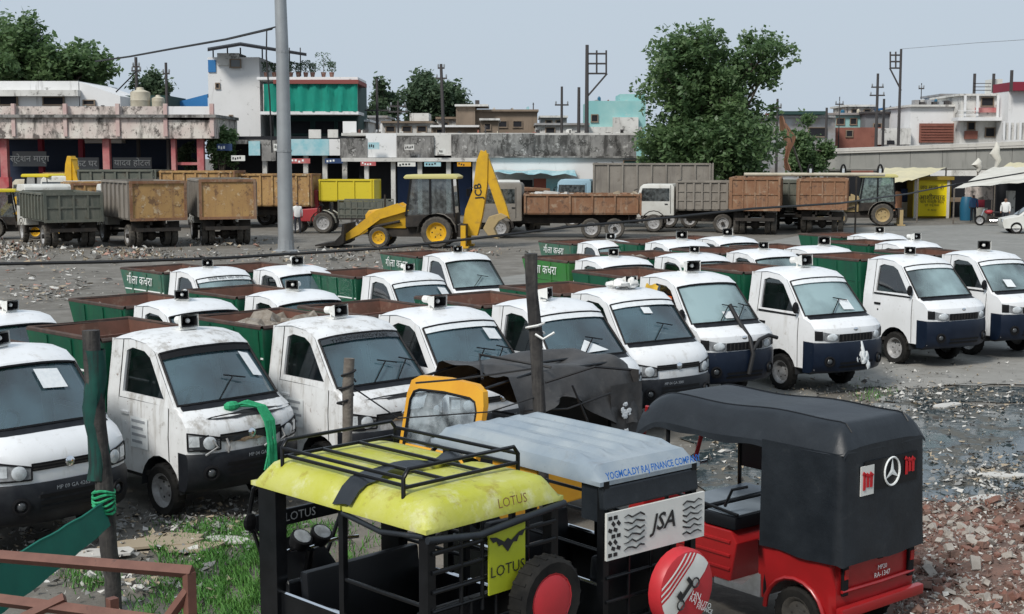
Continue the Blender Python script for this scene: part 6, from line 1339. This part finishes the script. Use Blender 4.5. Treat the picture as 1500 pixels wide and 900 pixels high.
house('whitewashed house with lean-to sheet roof by the thin dark tree', 540, 172, 566, 250, 124, 'white_wall', ((546, 178, 554, 186),), 6, 'tin_sheet')
house('small grey house between the bushy tree and the brown house', 640, 174, 672, 250, 126, 'stained_white', ((648, 180, 656, 187),), 6, 'brown_wall')
house('low cream house beyond the tin shed', 1140, 166, 1180, 250, 150, 'awning_cream', ((1150, 171, 1158, 177),), 6, 'roof_red')
house('weathered rose house rising behind the teal shed house', 1240, 156, 1284, 250, 146, 'pink_plaster', ((1248, 161, 1256, 168), (1266, 161, 1274, 168)), 6, 'stained_white')
house('pale house with blue sheet awning behind the garage house', 1300, 160, 1340, 250, 142, 'stained_white', ((1310, 166, 1318, 173),), 6, 'blue_sheet')
house('white house with rooftop room behind the balcony house', 1380, 140, 1420, 250, 140, 'white_wall', ((1388, 146, 1396, 153),), 6, 'tin_sheet')
rc = random.Random(77)
CW = dict(stained_white='dirty white', tin_sheet='grey tin', brick_wall='brick red', cyan_board='pale cyan', shop_dark='black', lorry_cream='cream', blue_plastic='blue', pole_dark='dark')
def roof_things(x0, x1, y, Y, n, where):
    for k in range(n):
        px = rc.uniform(x0, x1); w = rc.uniform(2, 7); h = rc.uniform(3, 9); x, z = far(px, y, Y); W_ = w * Y / CF; H_ = h * Y / CF; t_ = rc.randrange(4); q = MB()
        if t_ == 0: m_ = rc.choice(['stained_white', 'tin_sheet', 'brick_wall', 'cyan_board']); q.prism([(0, 0), (W_, 0), (W_, H_), (W_ * .6, H_ * 1.12), (0, H_ * .9)], 0, W_); nm, wd = 'roof_hut', 'hut'
        elif t_ == 1: m_ = 'pole_dark'; q.tube([(0, 0, 0), (0, 0, H_ * 2)], .05, 5); q.box((0, 0, H_ * 1.7), (W_, .09, .05)); nm, wd = 'roof_aerial', 'aerial'
        elif t_ == 2: m_ = rc.choice(['shop_dark', 'lorry_cream', 'blue_plastic']); q.lathe([(.001, H_ * 1.1), (W_ * .3, H_), (W_ * .5, H_ * .8), (W_ * .5, 0)], axis='z', n=9); nm, wd = 'roof_tank', 'tank'
        else:
            m_ = rc.choice(['pole_dark', 'stained_white']); nm, wd = 'roof_railing', 'railing'
            for j in range(4): q.box((j * W_ / 3, 0, H_ / 2), (.08, .08, H_))
            q.box((W_ / 2, 0, H_), (W_ + .1, .1, .07)); q.box((W_ / 2, 0, H_ * .5), (W_ + .1, .06, .07))
        o = q.build(nm, m_); o.location = (x, Y + rc.uniform(.3, 3), z - .1); tag(o, 'small %s %s standing on %s' % (CW[m_], wd, where), wd, '%s %ss on %s' % (CW[m_], wd, where))
roof_things(500, 930, 196, 94, 26, 'the long arcade roof'); roof_things(694, 785, 163, 123, 6, 'the brown house roof'); roof_things(1225, 1400, 166, 135, 16, 'roofs past the flyover'); roof_things(1335, 1480, 152, 128, 10, 'the garage house roof'); roof_things(20, 235, 158, 97, 9, 'the terminal roof behind its parapet'); roof_things(862, 940, 148, 119, 5, 'the teal house roof')
# signboards, air coolers and pipes on the shops
for k, (px, py, w, h, Y, m_) in enumerate(((548, 214, 16, 10, 91.6, 'cyan_board'), (600, 216, 14, 8, 91.7, 'stained_white'), (648, 222, 10, 8, 91.6, 'board_white'), (540, 240, 22, 6, 91.3, 'red_paint'), (596, 241, 26, 6, 91.3, 'board_white'), (634, 241, 24, 6, 91.3, 'cyan_board'), (680, 241, 20, 6, 91.3, 'auto_yellow'), (330, 216, 22, 10, 96.4, 'shutter_blue'), (350, 232, 20, 8, 96.4, 'board_white'), (410, 216, 16, 10, 96.4, 'board_white'), (440, 236, 30, 7, 96.4, 'red_paint'), (490, 236, 26, 7, 96.4, 'shutter_blue'))):
    x, z = far(px, py, Y); q = MB(); ww, hh = w * Y / CF, h * Y / CF; q.box((0, 0, 0), (ww, .12, hh)); o = q.build('shop_sign', m_); o.location = (x, Y - .25, z)
    tag(o, ['small %s signboard above the arcade shops' % n for n in ('cyan', 'pale', 'cream', 'red', 'white wide', 'cyan wide', 'yellow')][k] if k < 7 else ['navy signboard near the white tower house', 'white signboard near the white tower house', 'white signboard beside the mast', 'red signboard over the dark low shops', 'navy signboard over the dark low shops'][k - 7], 'sign')
    q = MB()
    for j in range(rc.randrange(3, 6)): q.box((-ww * .36 + j * ww * .17, -.066, rc.uniform(-.05, .05)), (ww * .10, .01, hh * .4))
    t_ = q.build('print', 'black_letters' if m_ in ('board_white', 'auto_yellow', 'cyan_board', 'stained_white') else 'white_letters', o); t_['kind'] = 'stuff'
# ------------------------------------------------------------------ mast, poles, wires, flag
m0 = at(419, 369); R = thing('light_mast', 'tall tapered grey steel mast standing between the lorries and tractor', 'mast', tuple(m0))
q = MB(); q.tube([(0, 0, 0), (0, 0, 8), (-.12, 0, 15)], [.34, .27, .21], 12); q.build('shaft', 'pole_steel', R, smooth=30)
q = MB(); q.lathe([(.55, 0), (.55, .06), (.36, .1), (.34, .5)], axis='z', n=12); q.build('base_flange', 'pole_steel', R)
for z in (4.2, 8.3): q = MB(); q.lathe([(.325 - (z - 4) * .012, z), (.33 - (z - 4) * .012, z + .1)], axis='z', n=12); q.build('joint_band', 'pole_steel', R)
q = MB(); z1 = far(400, 40, m0.y)[1]; q.tube([(-.25, -.1, z1), (-.62, -.1, z1 - .1), (-.66, -.1, z1 - 1.2), (-.55, -.1, z1 - 3), (-.5, -.1, z1 - 5.2)], .035, 5); q.build('drop_cable', 'wire_black', R)
def wire(label, pts, r, m='wire_black', name='cable'):
    q = MB(); q.tube([(far(px, py, Y)[0], Y, far(px, py, Y)[1]) for px, py, Y in pts], r, 5); tag(q.build(name, m), label, 'cable')
wire('thick twisted cable running from the steel mast to the terminal building', [(398, 42, m0.y - .1), (330, 58, 68), (250, 72, 78), (190, 83, 86), (140, 90, 95)], .06)
wire('service cable falling from the thick cable to the dark roof pole', [(170, 135, 100), (190, 115, 99), (199, 105, 98)], .05)
wire('long black cable sagging low across the yard before the excavator', [(-60, 388, 34), (150, 384, 36), (330, 378, 38), (430, 372, 40), (560, 364, 41), (700, 349, 42), (830, 333, 44), (950, 322, 46), (1100, 306, 50), (1230, 298, 56), (1330, 284, 70), (1400, 270, 80), (1520, 250, 82)], .045)
wire('faint wire crossing the sky toward the bracket pole', [(1320, 72, 128), (1430, 63, 110), (1600, 52, 90)], .02, 'pole_steel')
def upole(label, px, y0, y1, Y, r=.12, arms=(), frame=None, lean=0):
    x, zt_ = far(px, y0, Y); R = thing('utility_pole', label, 'pole', (x - lean, Y, 0)); q = MB(); q.tube([(0, 0, 0), (lean, 0, zt_)], [r * 1.2, r * .8], 7); q.build('shaft', 'pole_dark', R)
    for py, w in arms:
        z = far(px, py, Y)[1]; ww = w * Y / CF; q = MB(); q.box((lean * z / zt_, 0, z), (2 * ww, .1, .12)); q.build('cross_arm', 'pole_dark', R)
        for s_ in (-1, 0, 1): q = MB(); q.lathe([(.04, 0), (.07, .12), (.05, .25), (.001, .26)], c=(lean * z / zt_ + s_ * ww * .85, 0, z + .05), axis='z', n=7); q.build('insulator', 'pole_steel', R)
    if frame:
        fx0, fy0, fx1, fy1, fy2 = frame
        def pt(a, b_): X_, Z_ = far(a, b_, Y); return (X_ - R.location.x, 0, Z_)
        for n_, p_ in (('frame_bar', [(px, fy0), (fx1, fy0)]), ('frame_bar', [(px, (fy0 + fy1) / 2), (fx1, (fy0 + fy1) / 2)]), ('frame_bar', [(px, fy1), (fx1, fy1)]), ('frame_bar', [((px + fx1) / 2, fy0 - 5), ((px + fx1) / 2, fy1)]), ('frame_bar', [(fx1, fy0 - 5), (fx1, fy1)]), ('frame_stay', [(fx1 + (fx1 - px) * .05, fy1), (px, fy2)])): q = MB(); q.tube([pt(*p_[0]), pt(*p_[1])], .075, 5); q.build(n_, 'pole_dark', R)
    return R
upole('dark pole with square bracket frame and stay beside the teal house', 860, 66, 250, 110, .17, (), (860, 79, 888, 108, 142))
upole('pale pole with bracket frame and stay rising over the flyover', 1320, 72, 250, 118, .13, (), (1320, 81, 1304, 100, 133))
upole('dark pole with two cross arms beside the bracket pole', 1286, 108, 250, 120, .14, ((128, 9), (140, 11)))
upole('short plain dark pole behind the cross armed pole', 1295, 145, 250, 122, .13)
upole('dark pole with two uneven arms in front of the far bushy tree', 646, 94, 250, 105, .14, ((100, 5), (115, 8)), None, -.35)
upole('thin dark pole before the far bushy tree with many wires', 552, 115, 250, 108, .12, ((162, 18), ))
upole('pale twin frame post behind the arcade roof', 583, 148, 250, 106, .09, ((156, 12), (164, 14)))
upole('plain dark pole left of the bracket frame pole', 823, 127, 250, 112, .12, ((154, 10), )); upole('plain pale pole touching the bracket frame pole', 848, 128, 250, 112, .15)
upole('dark pole with small arms above the terminal roof', 199, 84, 200, 100, .14, ((98, 5), (104, 7))); upole('thin dark pole at the terminal parapet', 243, 92, 200, 97, .12, ((108, 5), ))
upole('pale post at the near end of the flyover', 1211, 158, 252, 108, .12, ()); upole('thin pole with bracket beside the pink flag', 1139, 145, 262, 100, .10, ((158, 6), ))
upole('slim aerial mast on a far roof above the flyover', 1350, 122, 160, 130, .05, ((130, 4), )); upole('slim aerial with dish frame on the shed roof', 1230, 142, 170, 128, .05, ((153, 6), ))
x0, z0 = far(1199, 262, 90); x1, z1 = far(1144, 163, 90); R = thing('flag', 'faded pink pennant flag hanging on a leaning bamboo pole', 'flag', (x0, 90, 0))
q = MB(); q.tube([(0, 0, 0), (x1 - x0, 0, z1)], .07, 6); q.build('pole', 'wood_grey', R)
def fpt(px, py): X_, Z_ = far(px, py, 89.9); return X_ - x0, Z_
q = MB(); rows = []
for k, (l_, r_, y) in enumerate(((1142, 1147, 170), (1142, 1152, 180), (1143, 1160, 192), (1146, 1166, 201), (1149, 1163, 210), (1150, 1157, 222), (1148, 1154, 236), (1150, 1160, 250))): rows.append([(lerp(fpt(l_, y)[0], fpt(r_, y)[0], j / 4), -.1 + .12 * sin(j * 1.7 + k), fpt(l_, y)[1]) for j in range(5)])
q.grid(rows); q.build('cloth', 'flag_cloth', R, smooth=70)
# temple-like finials over the stalls
for k, (px, y0, y1) in enumerate(((1460, 208, 246), (1433, 232, 252))):
    x, zt_ = far(px, y0, 91); R = thing('flag_bundle', ['pale bundle of cloth tied on a pole over the awnings', 'small pale cloth bundle on a stick over the awnings'][k], 'bundle', (x, 91, 0)); q = MB(); q.tube([(0, 0, 0), (0, 0, zt_)], .05, 6); q.build('pole', 'wood_grey', R)
    q = MB(); h = (y1 - y0) * 91 / CF; q.tube([(0, 0, zt_ - h), (.15, 0, zt_ - h * .7), (-.1, .05, zt_ - h * .45), (.05, 0, zt_ - h * .2), (0, 0, zt_)], [.12, .22, .34, .2, .05], 8); q.build('cloth', 'awning_white', R, smooth=60)
# ------------------------------------------------------------------ trees
def tree(name, label, boxes, Y, n, seed, leafm='leaf', ls=.22, depth=.8, trunk_r=None):
    """boxes: (left, right, top, bottom, lobes) outlines of the crown's masses"""
    r = random.Random(seed); L_ = []
    X0 = min(far(b[0], b[2], Y)[0] for b in boxes); X1 = max(far(b[1], b[2], Y)[0] for b in boxes)
    Z1 = max(far(b[0], b[2], Y)[1] for b in boxes); Z0 = min(far(b[0], b[3], Y)[1] for b in boxes); cx = (X0 + X1) / 2; hw = (X1 - X0) / 2
    R = thing(name, label, 'tree', (cx, Y, 0), 0, 'trees around the yard'); vol = 0
    for px0, px1, py0, py1, lb in boxes:
        xa, zt_ = far(px0, py0, Y); xb, zb = far(px1, py1, Y); bw, bz = (xb - xa) / 2, (zt_ - zb) / 2
        for k in range(lb):
            th = r.random() * 2 * pi; ph = math.acos(r.uniform(-1, 1)); rr = r.uniform(.3, .86)
            s = r.uniform(.18, .34) * min(bw, bz * 1.2)
            c = Vector(((xa + xb) / 2 - cx + cos(th) * sin(ph) * (bw - s * .5) * rr, sin(th) * sin(ph) * bw * rr * depth, (zt_ + zb) / 2 + cos(ph) * (bz - s * .4) * rr)); L_.append((c, s)); vol += s * s
    q = MB(); tr_ = trunk_r or hw * .07 + .1; zc = lerp(Z0, Z1, .45)
    q.tube([(0, 0, 0), (.1, 0, lerp(0, zc, .5)), (-.1, .1, zc)], [tr_ * 1.2, tr_, tr_ * .5], 8)
    for c, s in L_[::2]:
        a = Vector((0, 0, min(c.z, lerp(Z0, zc, r.random())))); mid = a.lerp(c, .5) + Vector((r.uniform(-.3, .3), r.uniform(-.3, .3), .2)); q.tube([tuple(a), tuple(mid), tuple(c)], [tr_ * .3, tr_ * .2, .03], 5)
    q.build('trunk', 'bark', R, smooth=50)
    q = MB()
    for c, s in L_:
        per = n * s * s / vol
        for _t in range(max(5, int(per / 12))):
            tw = Vector((r.gauss(0, 1), r.gauss(0, 1), r.gauss(0, .8))).normalized() * s * r.uniform(.4, 1.2); ax = Vector((r.gauss(0, 1), r.gauss(0, 1), r.gauss(-.3, .6))).normalized()
            for k in range(12):
                p = c + tw + ax * (k - 6) * ls * .22 + Vector((r.gauss(0, 1), r.gauss(0, 1), r.gauss(0, 1))) * ls * .55
                d = (ax * .4 + Vector((r.gauss(0, 1), r.gauss(0, 1), r.gauss(-.3, .6)))).normalized(); w = d.cross(Vector((r.gauss(0, .6), r.gauss(0, .6), 1))).normalized(); l = ls * r.uniform(.5, 1.6)
                q.poly([p - d * l * .5, p + w * l * .36, p + d * l * .62, p - w * l * .36])
    q.build('crown', leafm, R, weld=False, norm=False); return R
tree('tree', 'large leafy green tree rising behind the white nosed lorry', [(904, 1125, 30, 180, 44), (1050, 1174, 40, 145, 16), (906, 1172, 120, 295, 80), (1000, 1160, 50, 220, 16)], 86, 52000, 3, 'leaf', ls=.25)
tree('tree', 'broad dark tree behind the terminal building roof', [(-90, 125, 18, 165, 30), (30, 190, 48, 165, 20)], 125, 24000, 4, 'leaf', ls=.40)
tree('tree', 'small round tree between the two thin roof poles', [(184, 260, 98, 175, 14)], 128, 3600, 5, 'leaf_dark', ls=.32)
tree('tree', 'bushy dull green tree behind the leaning pole', [(568, 698, 100, 205, 26)], 140, 14000, 6, 'leaf_dark', ls=.38)
tree('tree', 'thin dark tree next to the dull green bushy one', [(528, 602, 100, 205, 14)], 135, 4200, 7, 'leaf_dark', ls=.34)
tree('tree', 'young green tree between terminal and white tower house', [(294, 352, 158, 270, 16)], 97, 6000, 8, 'leaf', ls=.22)
tree('tree', 'green bush tree behind the leaning flag pole', [(1142, 1224, 165, 272, 18)], 97, 7000, 9, 'leaf', ls=.24)
tree('tree', 'low green bush beside the last pink column', [(255, 292, 205, 250, 8)], 99, 1600, 10, 'leaf_dark', ls=.22)
